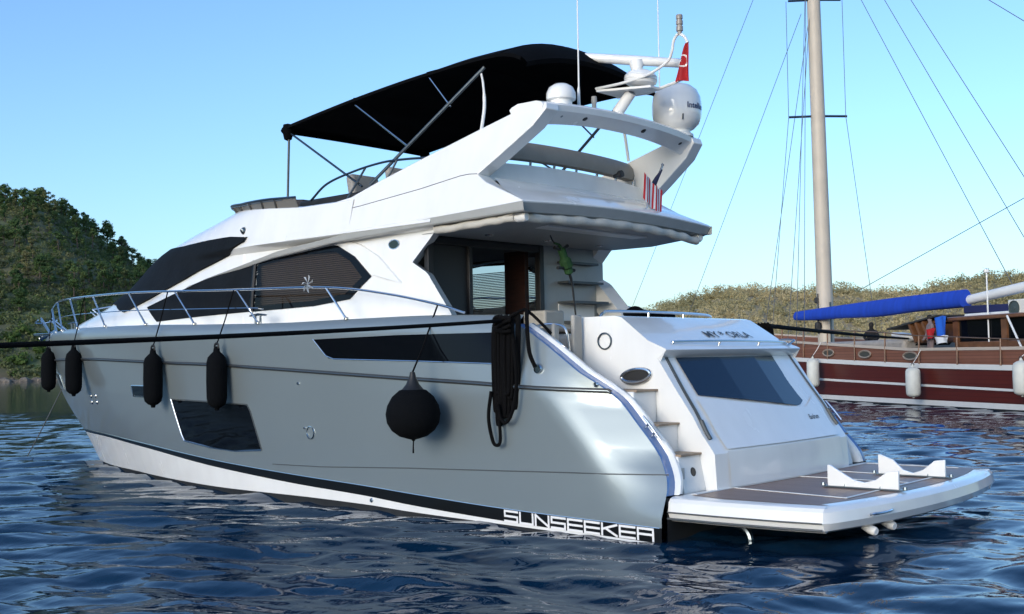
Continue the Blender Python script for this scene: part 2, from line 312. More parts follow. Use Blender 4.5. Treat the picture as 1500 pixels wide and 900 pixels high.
def leaves(mb,c,r,n,s,rs,flat=.6):
    d=rs.normal(size=(n,3)); d/=np.linalg.norm(d,axis=1)[:,None]; q=np.array(c)+d*np.array((r,r,r*flat))*(rs.random(n)**.4)[:,None]
    a=rs.normal(size=(n,3)); a/=np.linalg.norm(a,axis=1)[:,None]; b_=np.cross(a,d+.01); b_/=np.linalg.norm(b_,axis=1)[:,None]; z=(s*(.6+.8*rs.random(n)))[:,None]
    V=np.stack([q-a*z-b_*z*.6,q+a*z-b_*z*.5,q+a*z*.9+b_*z*.6,q-a*z*.8+b_*z*.6],1).reshape(-1,3); k=len(mb.v)
    mb.v+=list(map(tuple,V.tolist())); mb.f+=[(k+4*i,k+4*i+1,k+4*i+2,k+4*i+3) for i in range(n)]
def tree_proto(seed,h,wd,kind_):
    rs=np.random.default_rng(seed); tr=MB(); cr=MB(); lean=rs.normal(0,.25,2)
    pts=[(lean[0]*(t**1.5),lean[1]*(t**1.5),h*t) for t in np.linspace(0,.88,6)]; tr.tube(pts,[.16*h/5*(1-.8*t) for t in np.linspace(0,1,6)],6)
    for k in range(13):
        t=rs.uniform(.38,.98) if kind_=='pine' else rs.uniform(.2,.95); a=rs.random()*6.28; rr=wd*(1.05-.62*abs(t-.5)*1.3)*rs.uniform(.35,1) if kind_=='pine' else wd*rs.uniform(.2,.9)
        if k==0: t,rr=1.0,0
        c=(lean[0]*t+rr*math.cos(a),lean[1]*t+rr*math.sin(a),h*t); st=(lean[0]*t*.9,lean[1]*t*.9,h*t*.86)
        tr.tube([st,c],[.05,.02],5); leaves(cr,c,wd*rs.uniform(.38,.62),75,.095*h/5+.03,rs,.6)
    return tr.mesh('trunk',BARK),cr.mesh('crown',PINE if kind_=='pine' else OLIVE,180)
PROT=[tree_proto(20+k,5.0+.3*k,1.25+.12*(k%3),'pine' if k<5 else 'maquis') for k in range(8)]
def put_tree(x,y,z,k,s,rz,name,label,group):
    e=empty(name,label,'tree',(x,y,z),group,rz); e.scale=(s*random.uniform(.9,1.15),s*random.uniform(.9,1.15),s*random.uniform(.85,1.15))
    for nm,me in zip(('trunk','crown'),PROT[k]): o=bpy.data.objects.new(nm,me); COL.objects.link(o); o.parent=e
TL='dark green pine among the pines covering the slope of the left hill'; TR='dark pine standing on the skyline of the left hill'; TM='grey-green maquis tree on the slope of the left hill'
nT=0
for k in range(74):                                  # along the skyline
    px=-50+k*5.6+random.uniform(-4,4); q=random.uniform(274,292); x,y,z=HL(float(azp(px)),q)
    if z<2: continue
    put_tree(x,y,z-.2,random.randrange(5),random.uniform(.55,1.05),random.random()*6.28,'pine_tree',TR,'pines along the skyline of the left hill'); nT+=1
while nT<280:                                        # over the slope
    px=random.uniform(-70,330); q=195+85*random.random()**.75; x,y,z=HL(float(azp(px)),q)
    if z<1.2: continue
    k=random.choice((0,1,2,3,4,0,2,5,6,7)); s=random.uniform(.5,.95)
    if k<5: put_tree(x,y,z-.2,k,s,random.random()*6.28,'pine_tree',TL,'pines on the slope of the left hill')
    else: put_tree(x,y,z-.4,k,s*.75,random.random()*6.28,'maquis_tree',TM,'maquis trees on the slope of the left hill')
    nT+=1
rs=np.random.default_rng(5); mb=MB(); mb2=MB()
for k in range(6500):
    px=rs.uniform(-80,400); q=188.8+98*rs.random(); x,y,z=HL(float(azp(px)),q)
    if z<.15: continue
    s=rs.uniform(.35,1.1); leaves(mb if rs.random()<.8 else mb2,(x,y,z+s*.35),s,22,.15,rs,.65)
def stuff(mb,name,m,label,cat): o=mb.build(name,m,None,ang=180); kind(o,'stuff'); return tag(o,label,cat)
stuff(mb,'scrub',OLIVE,'olive brown low scrub covering the slope of the left hill','scrub')
for k in range(26):
    px=rs.uniform(-10,75) if k<14 else rs.uniform(75,200); q=rs.uniform(191,199); x,y,z=HL(float(azp(px)),q); s=rs.uniform(.7,1.5); leaves(mb2,(x,y,z+s*.5),s,60,.25,rs,.7)
stuff(mb2,'shore_bushes',BUSH,'bright green bushes scattered low on the left hill near the shore','bushes')
mb=MB()
for k in range(3800):
    px=rs.uniform(850,1640) if k<3300 else rs.uniform(1640,2300) if k<3500 else rs.uniform(400,850); u=rs.random(); q=252+124*u
    if k%4==0: q=rs.uniform(360,376)
    x,y,z=HR(float(azp(px)),q)
    if z<.8: continue
    s=.7+1.9*rs.random()**2.2; leaves(mb,(x,y,z+s*rs.uniform(.5,1.1)),s,52,.20,rs,rs.uniform(.75,1.1))
    if rs.random()<.5: leaves(mb,(x+rs.normal(0,.5)*s,y+rs.normal(0,.5)*s,z+s*1.4),s*.6,22,.18,rs,.8)
stuff(mb,'hillside_wood',FAR,'sunlit olive and tan pine wood covering the far hill on the right','wood')
# ------------------------------------------------------------ motor yacht: hull
yacht=empty('motor_yacht','large silver and white motor yacht with black canopy and flybridge, stern towards the viewer','yacht')
boot_top=pchip([-.1,1.03,2.16,3.74,4.51,5.96,7.83,9.47,11.29,13.56,15.2,16.6],[.14,.163,.194,.268,.31,.37,.455,.541,.622,.665,.655,.62])
black_bot=pchip([-.1,2.17,3.75,4.52,5.97,7.85,11.36,13.67,16.6],[-.02,.050,.125,.18,.245,.351,.555,.612,.56])
white_bot=pchip([-.1,2.17,3.75,4.53,5.99,7.92,11.92,14.14,16],[-.04,.01,.04,.07,.085,.068,.055,.02,.0])
def hull_x(s,zf):
    z=zf(8.); x=None
    for _ in range(12):
        a=aft_x(z); x=a+(stem_x(z)-a)*s; z=zf(x)
    return float(x),float(z)
SV=np.concatenate([np.linspace(0,.1,12)[:-1],np.linspace(.1,.9,46)[:-1],1-(np.linspace(.1**.5,0,22))**2])
def hull_band(lo,hi,nz,off=0,srange=SV):
    P=[]
    for k in range(nz+1):
        t=k/nz; row=[]
        for s in srange:
            x,z=hull_x(s,lambda x:float(lo(x))*(1-t)+float(hi(x))*t); row.append((x,float(hb(x,z))+off,z))
        P.append(row)
    return P
bev_z=lambda x: gun_z(x)-.13
hm=MB(); hm.grid(hull_band(boot_top,bev_z,22))
top=hull_band(bev_z,bev_z,1)[0]
DIN=.11
bev=[top,[(x,max(0,y-DIN*.45),z+.075) for x,y,z in top],[(x,max(0,y-DIN),z+.12) for x,y,z in top]]
hm.grid(bev); hm.mirror(join=True)
hull=hm.build('hull',SILVER,yacht,ang=50)
mb=MB(); mb.grid(hull_band(black_bot,boot_top,2,.002)); mb.mirror(join=True); boot=mb.build('boot_stripe',BOOT,yacht)
mb=MB(); mb.grid(hull_band(white_bot,black_bot,3,.001)); mb.mirror(join=True); mb.build('lower_hull_band',WHITE,yacht)
mb=MB(); mb.grid(hull_band(lambda x:-.75,white_bot,4)); mb.mirror(join=True); mb.build('bottom',ANTIF,yacht)
# transom plate and deck
mb=MB(); mb.poly([(-.03,-2.38,-.7),(-.03,-2.38,.44),(-.03,2.38,.44),(-.03,2.38,-.7)]); mb.build('transom',ANTIF,yacht)
dk=[]
for x in np.linspace(4.0,18.15,50):
    z=float(gun_z(x))-.02; b=max(.02,float(hb(x,z-.13))-.10); dk.append([(x,y,z+.03*(1-(y/b)**2)) for y in np.linspace(-b,b,9)])
mb=MB(); mb.grid(dk,flip=True)
for sx in(1,-1):
    P=[]
    for x in np.linspace(1.9,4.0,8):
        z=float(gun_z(x))-.012; b=float(hb(x,z-.13))-.10; P.append([(x,sx*b,z),(x,sx*2.02,z)])
    mb.grid(P,flip=sx<0)
mb.build('deck',WHITE2,yacht)
# stern wings: cap strips and inner walls
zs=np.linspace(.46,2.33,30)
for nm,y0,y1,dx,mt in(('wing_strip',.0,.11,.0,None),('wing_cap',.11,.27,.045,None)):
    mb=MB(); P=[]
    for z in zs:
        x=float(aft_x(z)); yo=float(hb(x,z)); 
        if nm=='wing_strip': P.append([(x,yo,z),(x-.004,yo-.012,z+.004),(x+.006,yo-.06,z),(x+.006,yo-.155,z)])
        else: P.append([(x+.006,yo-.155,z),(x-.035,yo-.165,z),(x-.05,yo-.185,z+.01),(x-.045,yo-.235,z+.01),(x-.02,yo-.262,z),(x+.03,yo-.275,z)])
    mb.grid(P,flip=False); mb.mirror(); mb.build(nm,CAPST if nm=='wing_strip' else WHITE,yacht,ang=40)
mb=MB(); P=[]
for z in zs:
    x=float(aft_x(z)); yo=float(hb(x,z))-.28; P.append([(x+.02,yo,z),(2.9,2.1,z)])
mb.grid(P,flip=False); P=[[(2.9,2.1,z),(4.05,2.1,z)] for z in (1.5,2.46)]; mb.grid(P,flip=False)
mb.mirror(); mb.build('cockpit_coaming',WHITE,yacht)
# hull-hugging patches and lines
def patch(top,bot,fn,off,nu=24,nv=8,skirt=.03,mirror=True):
    T=[sm2(top,nu),sm2(bot,nu)]; P=[]
    for j in range(nv+1):
        t=j/nv; row=[]
        for i in range(nu+1):
            x=T[0][i][0]*(1-t)+T[1][i][0]*t; z=T[0][i][1]*(1-t)+T[1][i][1]*t; row.append((x,float(fn(x,z))+off,z))
        P.append(row)
    mb=MB(); mb.grid(P)
    ring=P[0]+[r[-1] for r in P[1:-1]]+P[-1][::-1]+[r[0] for r in P[1:-1]][::-1]
    mb.grid([[p,(p[0],p[1]-skirt,p[2])] for p in ring+[ring[0]]])
    return mb.mirror() if mirror else mb
def sm2(pts,n):
    p=np.array(pts,float); L=np.concatenate([[0],np.cumsum(np.hypot(*np.diff(p,axis=0).T))]); s=np.linspace(0,L[-1],n+1)
    return list(zip(np.interp(s,L,p[:,0]),np.interp(s,L,p[:,1])))
def line_on(fn,pts,off,r,mirror=True,seg=6):
    q=sm2(pts,max(10,len(pts)*5)); mb=MB(); mb.tube([(x,float(fn(x,z))+off,z) for x,z in q],r,seg); return mb.mirror() if mirror else mb
# long upper window strip
patch([(5.51,2.235),(3.9,2.25),(2.12,2.235)],[(5.22,1.975),(3.66,1.928),(2.12,1.87)],hb,.006,30,6).build('upper_hull_window',DGLASS,yacht)
line_on(hb,[(5.53,2.24),(5.22,1.968),(3.66,1.920),(2.12,1.862)],.006,.008).build('window_trim',STEEL,yacht)
# cabin hull window
hw=patch([(9.34,1.377),(8.2,1.355),(7.12,1.324)],[(9.12,.743),(8.24,.674),(7.55,.652),(6.86,.691)],hb,.006,20,8); hwin=hw.build('hull_window',DGLASS,yacht)
line_on(hb,[(9.36,1.39),(9.13,.735),(8.24,.664),(7.55,.642),(6.84,.683)],.008,.014).build('frame',STEEL,hwin)
line_on(hb,[(9.36,1.39),(8.2,1.368),(7.10,1.335),(6.84,.683)],.006,.009).build('frame',LINE,hwin)
sw=patch([(10.8,1.585),(10.2,1.58)],[(10.8,1.43),(10.2,1.425)],hb,.006,6,3).build('small_hull_window',DGLASS,yacht)
line_on(hb,[(10.82,1.60),(10.19,1.595),(10.19,1.41),(10.82,1.415),(10.82,1.60)],.006,.012).build('frame',STEEL,sw)
# rubbing strake and knuckle
rl=[(float(aft_x(1.54))-.03,1.533)]+[(x,float(rail_z(x))) for x in np.linspace(.75,17.95,60)]
mb=MB(); mb.tube([(x,float(hb(x,z))+.012,z) for x,z in rl],0.026,8); mb.mirror(); rr=mb.build('rubbing_strake',RUBR,yacht)
mb=MB(); mb.tube([(x,float(hb(x,z))+.035,z) for x,z in rl],.006,6); mb.mirror(); mb.build('steel_strip',DSTEEL,rr)
line_on(hb,[(6.6,.498),(5.49,.515),(3.72,.584),(2.11,.630),(1.01,.662),(.0,.674)],.001,.007).build('hull_knuckle',LINE,yacht)
line_on(hb,[(x,float(boot_top(x))) for x in np.linspace(.0,16.3,50)],.002,.006).build('boot_line',STEEL,yacht)
# bow pocket, drain outlets, ring, small lights on the hull
mb=patch([(17.05,1.80),(16.3,1.74)],[(16.9,1.55),(16.25,1.50)],hb,.006,6,4); bp=mb.build('anchor_pocket',BLACK,yacht)
line_on(hb,[(17.08,1.83),(16.28,1.77),(16.22,1.47)],.01,.014).build('pocket_trim',STEEL,bp)
for x,z,r in((13.31,1.39,.04),(12.95,1.397,.04),(13.40,1.27,.04),(13.0,1.28,.04),(5.89,1.64,.022),(5.79,1.03,.018),(4.46,.134,.03),(.9,1.62,.03)):
    y=float(hb(x,z)); mb=MB(); mb.lathe([(0,.02),(r*.55,.02),(r*.6,.012),(r*.75,.02),(r,.012),(r*1.05,-.01)],(x,y,z),(0.15 if x>10 else 0,1,0),14); mb.mirror(); mb.build('drain_outlet',STEEL,yacht)
mb=MB(); a=np.linspace(0,2*math.pi,28,endpoint=False); mb.tube([(5.67+.075*math.cos(t),float(hb(5.67,.96))+.006,.97+.085*math.sin(t)) for t in a],.009,6,closed=True); mb.mirror(); mb.build('hull_ring',STEEL,yacht)
mb=MB(); mb.lathe([(0,.03),(.05,.028),(.06,.005),(.06,-.02)],(1.62,float(hb(1.62,1.78)),1.80),(0,1,0),14); mb.mirror(); mb.build('stern_fairlead_button',STEEL,yacht)
# hull lettering on the boot stripe
GL={'S':[[(1,1),(0,1),(0,.5),(1,.5),(1,0),(0,0)]],'U':[[(0,1),(0,0),(1,0),(1,1)]],'N':[[(0,0),(0,1)],[(0,1),(1,0)],[(1,0),(1,1)]],
 'E':[[(1,1),(0,1),(0,0),(1,0)],[(0,.5),(1,.5)]],'K':[[(0,0),(0,1)],[(0,.5),(1,1)],[(.3,.55),(1,0)]],'R':[[(0,0),(0,1),(1,1),(1,0)],[(0,.5),(1,.5)]]}
mb=MB(); mb2=MB(); x=2.13; LW=.19; GAP=.0425; T=.024
for ch in 'SUNSEEKER':
    for st in GL[ch]:
        for (u0,v0),(u1,v1) in zip(st[:-1],st[1:]):
            d=Vector(((u1-u0)*LW,(v1-v0)*.115)); L=d.length; d/=L; nrm=Vector((-d.y,d.x))*T/2; e=d*T/2
            a=Vector((u0*LW,v0*.115))-e; b=Vector((u1*LW,v1*.115))+e; q=[]
            for p in(a+nrm,a-nrm,b-nrm,b+nrm):
                xx=x-p.x; zb=float(boot_top(xx))-.148; z=zb+.012+p.y; q.append((xx,float(hb(xx,z))+.007,z))
            mb.prism(q,(0,.004,0))
    x-=LW+GAP
LETW=mat('lettering_white',(.8,.8,.8),.4); mb.build('hull_lettering',LETW,yacht)
mb.v=[(2.15-x_,-y,z) for x_,y,z in mb.v]; mb.build('hull_lettering',LETW,yacht)   # the starboard side reads from its own side
# ------------------------------------------------------------ swim platform
def plat(z,inset=0):
    pts=[(-.04,2.36-inset),(-.6,2.36-inset),(-1.3,2.32-inset),(-1.72,2.26-inset)]
    for y in np.linspace(2.2,-2.2,23): pts.append((-2.0+.24*(abs(y)/2.2)**2.2+inset*1.1,y*(1-inset/2.3)))
    pts+=[(-1.72,-2.26+inset),(-1.3,-2.32+inset),(-.6,-2.36+inset),(-.04,-2.36+inset)]
    return [(x,y,z) for x,y in pts]
lv=[plat(.20,.22),plat(.20,.06),plat(.225,.02),plat(.30,-.015),plat(.40,0),plat(.435,.03),plat(.45,.075)]
mb=MB(); mb.grid(lv,flip=False); mb.poly(lv[0]); mb.poly(lv[-1][::-1]); mb.build('swim_platform',WHITE,yacht,ang=30)
pl=[o for o in yacht.children if o.name=='swim_platform'][0]
ot=plat(.454,.16); mb=MB(); mb.poly([(-.16,2.1,.456)]+[p for p in ot if p[0]<-.2][::1]+[(-.16,-2.1,.456)]); tp=mb.build('teak_deck',TEAK,pl)
# white margins lying on the teak
mb=MB()
for a,b,wd in(((-.16,2.06),(-.16,-2.1),.07),((-.2,1.30),(-1.58,1.50),.035),((-1.60,1.52),(-1.56,-.85),.035),((-.2,-.15),(-1.56,-.15),.03),((-1.56,-.85),(-.2,-.95),.03),((-.2,-2.06),(-1.4,-2.04),.03)):
    a=Vector((*a,0)); b=Vector((*b,0)); d=(b-a).normalized(); nn=Vector((-d.y,d.x,0))*wd/2
    mb.prism([(a+nn)+Vector((0,0,.457)),(a-nn)+Vector((0,0,.457)),(b-nn)+Vector((0,0,.457)),(b+nn)+Vector((0,0,.457))],(0,0,.006))
mb.build('margin_strip',WHITE2,pl)
mb=MB()
for zz,rr in((.235,.012),(.30,.008)): mb.tube([(x,y+.03 if y>0 else y-.03,zz) for x,y,_ in plat(zz,0.0)[:4]],rr,6)
mb.build('platform_side_line',LINE,pl)
mb=MB(); mb.tube(sm([(-1.90,1.62,.33),(-1.96,1.60,.34),(-1.98,1.40,.34),(-1.95,1.22,.34),(-1.90,1.2,.33)],5),.014,8); mb.build('platform_handle',STEEL,pl)
for y in(1.42,.98): 
    mb=MB(); mb.lathe([(0,.10),(.035,.10),(.045,.08),(.045,.02),(.03,-.06),(.0,-.06)],(-1.78,y,.16),(-1,.2,-.25),14); mb.build('underwater_light',WHITE2,pl)
mb=MB(); mb.tube(sm([(-.02,1.7,.2),(-.45,1.7,.12),(-.6,1.7,.02),(-.6,1.7,-.2)],5),.035,8); mb.mirror(); mb.build('lift_arm',DSTEEL,pl)
# ------------------------------------------------------------ garage module in the transom
TX=pchip([.44,.84,.9,1.06,1.25,1.5,1.93,2.02],[-.16,-.14,-.10,.02,.13,.31,.60,.66])
def tmod(y,z): return float(TX(z))-.07*(1-min(1,abs(y)/1.6)**2)
mb=MB(); ys=np.linspace(1.6,-1.6,21); zz=[.44,.84,.9,1.06,1.25,1.5,1.7,1.9]
mb.grid([[(tmod(y,z),y,z) for y in ys] for z in zz],flip=False)
# recess under the brow, brow and the sloping top
brow=[(lambda y:(tmod(y,1.9)+.0,1.9)),(lambda y:(tmod(y,1.9)-.015,1.905)),(lambda y:(tmod(y,1.95)-.135,1.975)),(lambda y:(tmod(y,1.95)-.145,1.99)),(lambda y:(tmod(y,1.95)-.125,2.005)),(lambda y:(tmod(y,1.95)+.12,2.10)),(lambda y:(1.15-.05*(1-abs(y)/1.6),2.385)),(lambda y:(1.24,2.405)),(lambda y:(1.75,2.405)),(lambda y:(1.75,1.6))]
def brow_y(y,i): 
    k=[1,1,.99,.985,.985,.97,.93,.93,.93,.93][i]; return y*k
mb.grid([[(f(y)[0],brow_y(y,i),f(y)[1]) for y in ys] for i,f in enumerate(brow)],flip=False)
for sg in(1,-1):
    side=[(tmod(1.6,z),sg*1.6,z) for z in zz]+[(f(1.6*sg)[0],sg*abs(brow_y(1.6,i)),f(1.6)[1]) for i,f in enumerate(brow) if i>0]+[(1.75,sg*1.5,.44)]
    c=(.9,sg*1.55,1.3); side=side if sg<0 else side
    for a,b in zip(side,side[1:]+side[:1]): mb.poly([a,b,c] if sg>0 else [b,a,c])
mod=mb.build('garage_module',WHITE,yacht,ang=28)
# garage lid skin with the tinted window
def lid(y,z,o): return (tmod(y,z)-o,y,z)
gz=lambda y:float(np.interp(y,[-1.4,-1.27,-.86,-.72,.3,1.4],[1.47,1.43,1.285,1.275,1.38,1.48]))   # lower glass edge dips on starboard of centre
yl=np.linspace(1.36,-1.36,25)
mb=MB(); mb.grid([[lid(y,.885+(gz(y*.93)-.03-.885)*t,.022) for y in yl] for t in np.linspace(0,1,7)])
mb.grid([[lid(y,.47+(.86-.47)*t,.012) for y in yl] for t in(0,.5,1)]); mb.build('garage_door',WHITE,mod,ang=40)
mb=MB(); 
for ya,yb,oa,ob in((1.29,.45,.010,.032),(.45,-.37,.032,.030),(-.37,-1.29,.030,-.02)):
    mb.grid([[(tmod(ya,z)*(1-t)+tmod(yb,z)*t-(oa+(ob-oa)*t)-.006,ya+(yb-ya)*t,z) for t in np.linspace(0,1,9) for z in[gz(ya+(yb-ya)*t)+(1.9-gz(ya+(yb-ya)*t))*q]] for q in np.linspace(0,1,7)])
tg=mb.build('tinted_window',BGLASS,mod,ang=2)
for sg in(1,-1):
    mb=MB()
    mb.tube([(tmod(1.47,z)-.006,sg*(1.43+.10*(1.92-z)),z) for z in np.linspace(1.0,1.92,10)],.012,6)
    mb.tube([(tmod(1.47,z)-.004,sg*(1.46+.10*(1.92-z)),z) for z in np.linspace(1.0,1.92,10)],.007,6)
    mb.tube([(tmod(1.47,z)-.016,sg*(1.44+.10*(1.92-z)),z) for z in np.linspace(1.0,1.2,4)],.024,8)
    mb.build('lid_groove',LINE,mod)
# fairlead, round lid, steps, rails on the module
mb=MB(); a=np.linspace(0,2*math.pi,28,endpoint=False); mb.tube([(.88+.20*math.cos(t),1.602,1.70+.075*math.sin(t)-.02*math.cos(t)) for t in a],.022,8,closed=True); fl=mb.mirror().build('fairlead',STEEL,yacht)
mb=MB(); mb.prism([(.88+.19*math.cos(t),1.588,1.70+.068*math.sin(t)-.02*math.cos(t)) for t in a[::-1]],(0,.012,0)); mb.mirror().build('fairlead_opening',BLACK,fl)
mb=MB(); mb.tube([(1.38+.095*math.cos(t),1.52,2.11+.095*math.sin(t)) for t in a],.010,6,closed=True); mb.build('shower_lid_ring',DSTEEL,yacht)
STEP=[(.62,1.53),(.34,1.16),(.06,.84)]
for sg in(-1,1):
    mb=MB()
    pr=[(-.02,.44),(.06,.84),(.34,.84),(.34,1.16),(.62,1.16),(.62,1.53),(1.9,1.53),(1.9,.44)]
    mb.prism([(x,sg*1.58,z) for x,z in (pr if sg>0 else pr[::-1])],(0,sg*.44,0))
    st=mb.build('stern_steps',WHITE2,yacht,bevel=.012)
    for (x,z),d in zip(STEP,(1.2,.3,.3)): mt=MB(); mt.box((x+d/2-.03,sg*1.79,z+.008),(d,.42,.022)); mt.build('step_tread',TEAKL,st)

mb=MB(); mb.lathe([(0,.012),(.045,.012),(.055,.0),(.055,-.01)],(.03,1.78,.66),(-1,0,.15),18); mb.build('step_light',BLACK,st)
mb=MB(); mb.box((.02,2.02,.66),(.02,.10,.12)); mb.build('step_socket',SOFFIT,st)
# cleats on the wings
for sg in(1,-1):
    x,z=.30,1.10; mb=MB(); yo=float(hb(x,z))-.06; 
    dz=Vector((float(aft_x(1.25)-aft_x(.95)),0,.3)).normalized(); nn=Vector((-dz.z,0,dz.x)); c=Vector((float(aft_x(1.10)),yo,1.10))
    mb.tube([c+nn*.07-dz*.17,c+nn*.075,c+nn*.07+dz*.17],[.012,.018,.012],8)
    for k in(-.06,.06): mb.tube([c+dz*k,c+dz*k+nn*.07],.014,8)
    if sg<0: mb.v=[(a_,-b_,c_) for a_,b_,c_ in mb.v]; mb.f=[f[::-1] for f in mb.f]
    mb.build('wing_cleat',STEEL,yacht)
def rail(name,pts,r=.014,posts=(),parent=None,m=None,rp=None,mirror=False):
    mb=MB(); mb.tube(pts,r,8)
    for a,b in posts: mb.tube([a,b],rp or r*.9,8)
    if mirror: mb.mirror()
    return mb.build(name,m or STEEL,parent or yacht)
rail('brow_rail',sm([(.62,1.28,2.02),(.60,1.24,2.07),(.585,1.15,2.085),(.50,.0,2.09),(.56,-1.2,2.075),(.60,-1.42,2.05),(.72,-1.46,2.02)],6),.016,[((.52,.35,2.085),(.55,.35,2.0)),((.52,-.6,2.085),(.55,-.6,2.0))])
rail('brow_end_bracket',sm([(.56,-1.30,1.99),(.52,-1.42,2.06),(.52,-1.5,2.1),(.75,-1.52,2.1),(.8,-1.5,2.0)],5),.015)
rail('transom_top_rail',sm([(1.52,1.42,2.40),(1.50,1.36,2.455),(1.48,1.2,2.475),(1.45,0,2.475),(1.48,-.9,2.46),(1.50,-1.05,2.40)],6),.018,[((1.45,.5,2.47),(1.45,.5,2.40)),((1.46,-.3,2.47),(1.46,-.3,2.40))])
rail('starboard_handrail',sm([(.95,-1.75,2.05),(.8,-1.75,2.0),(.3,-1.75,1.35),(.1,-1.75,1.0),(.1,-1.75,.86)],6),.013)
# writing on the transom
def on_transom(txt,size,y0,fn,name,bold=0,sx=1):
    vs,fs=text_tris(txt,size,bold); mb=MB(); mb.add([fn(y0-v.x*sx,v.y) for v in vs],fs); return mb.build(name,mat('lettering_black_'+name,(.03,.03,.035),.5),yacht)
def topface(y,h):   # slope between the brow and the top edge
    a=Vector((tmod(y,1.95)+.12,y,2.10)); b=Vector((1.15-.05*(1-abs(y)/1.6),y,2.385)); d=(b-a).normalized(); n=Vector((-d.z,0,d.x)); return a+d*(.07+h*1.0)+n*.006
on_transom('MY * ORLA',.20,.28,topface,'yacht_name',.003,1.12)
def lidface(y,h):
    z=1.10+h; return (tmod(y,z)-.027,y,z)
on_transom('Bodrum',.085,-.83,lidface,'home_port',.001,1.0)
# ------------------------------------------------------------ superstructure
XA=lambda z: float(np.interp(z,[2.3,2.51,3.06,3.22,3.70,5],[3.38,3.42,3.88,4.18,3.68,3.68]))
win_top=lambda x: float(np.interp(x,[4.97,5.35,5.74,6.59,7.5,9.06,10.91],[3.08,3.38,3.565,3.585,3.53,3.29,2.93]))
win_bot=lambda x: float(np.interp(x,[4.97,5.41,6.19,7.41,10.43,10.91],[3.08,2.80,2.74,2.72,2.66,2.93]))
mb=MB(); TT=np.concatenate([np.linspace(0,.45,75)[:-1],np.linspace(.45,1,40)**1.0]); ZZ=np.concatenate([np.linspace(2.35,3.62,36),[3.66,3.70,3.73,3.77]])
def shx(t,z): a=XA(z); return a+(float(sh_n(z))-a)*(1-(1-t)**1.35)
V=[[(shx(t,z),float(sb(shx(t,z),z)),z) for t in TT] for z in ZZ]
nv=len(TT)
for i in range(len(ZZ)-1):
    fs=[]
for i in range(len(ZZ)-1):
    for j in range(nv-1):
        q=[V[i][j],V[i][j+1],V[i+1][j+1],V[i+1][j]]; cx=sum(p[0] for p in q)/4; cz=sum(p[2] for p in q)/4
        if 5.13<cx<7.64 and win_bot(cx)+.035<cz<win_top(cx)-.035: continue
        mb.poly(q)
rim=[]
for z in ZZ:
    x=XA(z); y=float(sb(x,z)); rim.append([(x,y,z),(x+.02,y-.03,z),(x+.10,y-.20,z),(x+.5,y-.22,z)])
mb.grid(rim,flip=False); mb.mirror(join=True); cabin=mb.build('deckhouse',WHITE,yacht,ang=40)
# upper moulding: from the lip up to the flybridge coaming and round the front
ZK=np.array([0,.03,.08,.14,.28,.42,.56,.69,.79,.86,.92,.97,1.0])
ctop=lambda x: float(np.interp(x,[5.3,6.5,8.2,9.4,11],[4.165,4.18,4.32,4.41,4.44]))
def upx(t,z): return 5.3+(float(sh_n(z))-5.3)*(1-(1-t)**1.5)
mb=MB(); Pu=[]
for k in ZK:
    row=[]
    for t in np.linspace(0,1,70):
        z=4.1
        for _ in range(5): z=3.70+(ctop(upx(t,z))-3.70)*k
        x=upx(t,z); row.append((x,float(sb(x,z)),z))
    Pu.append(row)
mb.grid(Pu,flip=False)
last=Pu[-1]; mb.grid([last,[(x-.04*(1 if y<1.5 else .1),max(0,y-.05),z+.02) for x,y,z in last],[(x-.10,max(0,y-.16),z+.01) for x,y,z in last],[(x-.14,max(0,y-.22),z-.05) for x,y,z in last],[(x-.16,max(0,y-.24),z-.45) for x,y,z in last]])
mb.mirror(join=True); mb.build('flybridge_moulding',WHITE,yacht,ang=40)
# flat wing of the flybridge side with the arch leg
fy=lambda z: 2.10-.29*(z-3.77)
pw=[(6.7,4.175),(6.4,4.18),(5.75,4.18),(5.4,4.215),(4.9,4.37),(4.1,4.59),(3.1,4.85),(2.5,5.0),(2.2,5.06),(2.02,5.04),(2.0,4.96),(2.18,4.76),(2.66,4.44),(2.98,4.24),(2.80,4.12),(2.12,3.82),(2.12,3.79),(3.0,3.765),(4.0,3.74),(5.46,3.71),(6.7,3.70)]
mb=MB(); mb.prism([(x,fy(z)+.004,z) for x,z in pw],(0,-.24,0)); mb.mirror(); fw=mb.build('flybridge_wing',WHITE,yacht,bevel=.012,seg=3)
line_on(lambda x,z:fy(z),[(6.6,3.98),(5.2,4.06),(4.0,4.17),(3.2,4.27),(2.98,4.25)],.003,.006).build('wing_crease',LINE,fw)
# lip under the moulding
mb=MB(); P=[]
for x in np.linspace(2.10,9.6,50):
    zt=float(np.interp(x,[2.12,3.57,5.46,7.02,8.87,9.6],[3.80,3.75,3.68,3.575,3.31,3.20])); zb=float(np.interp(x,[2.17,3.62,5.52,7.26,8.87,9.6],[3.685,3.66,3.60,3.485,3.285,3.19]))
    yo=float(np.interp(x,[2.1,5.5,7,8.87,9.6],[2.115,2.11,2.04,1.95,1.92])); P.append([(x,yo-.02,zt+.01),(x,yo,zt),(x,yo-.015,zb+.015),(x,yo-.03,zb),(x,yo-.30,zb-.0)])
mb.grid(P,flip=True); mb.mirror(); mb.build('moulding_lip',SOFFIT,yacht,ang=25)
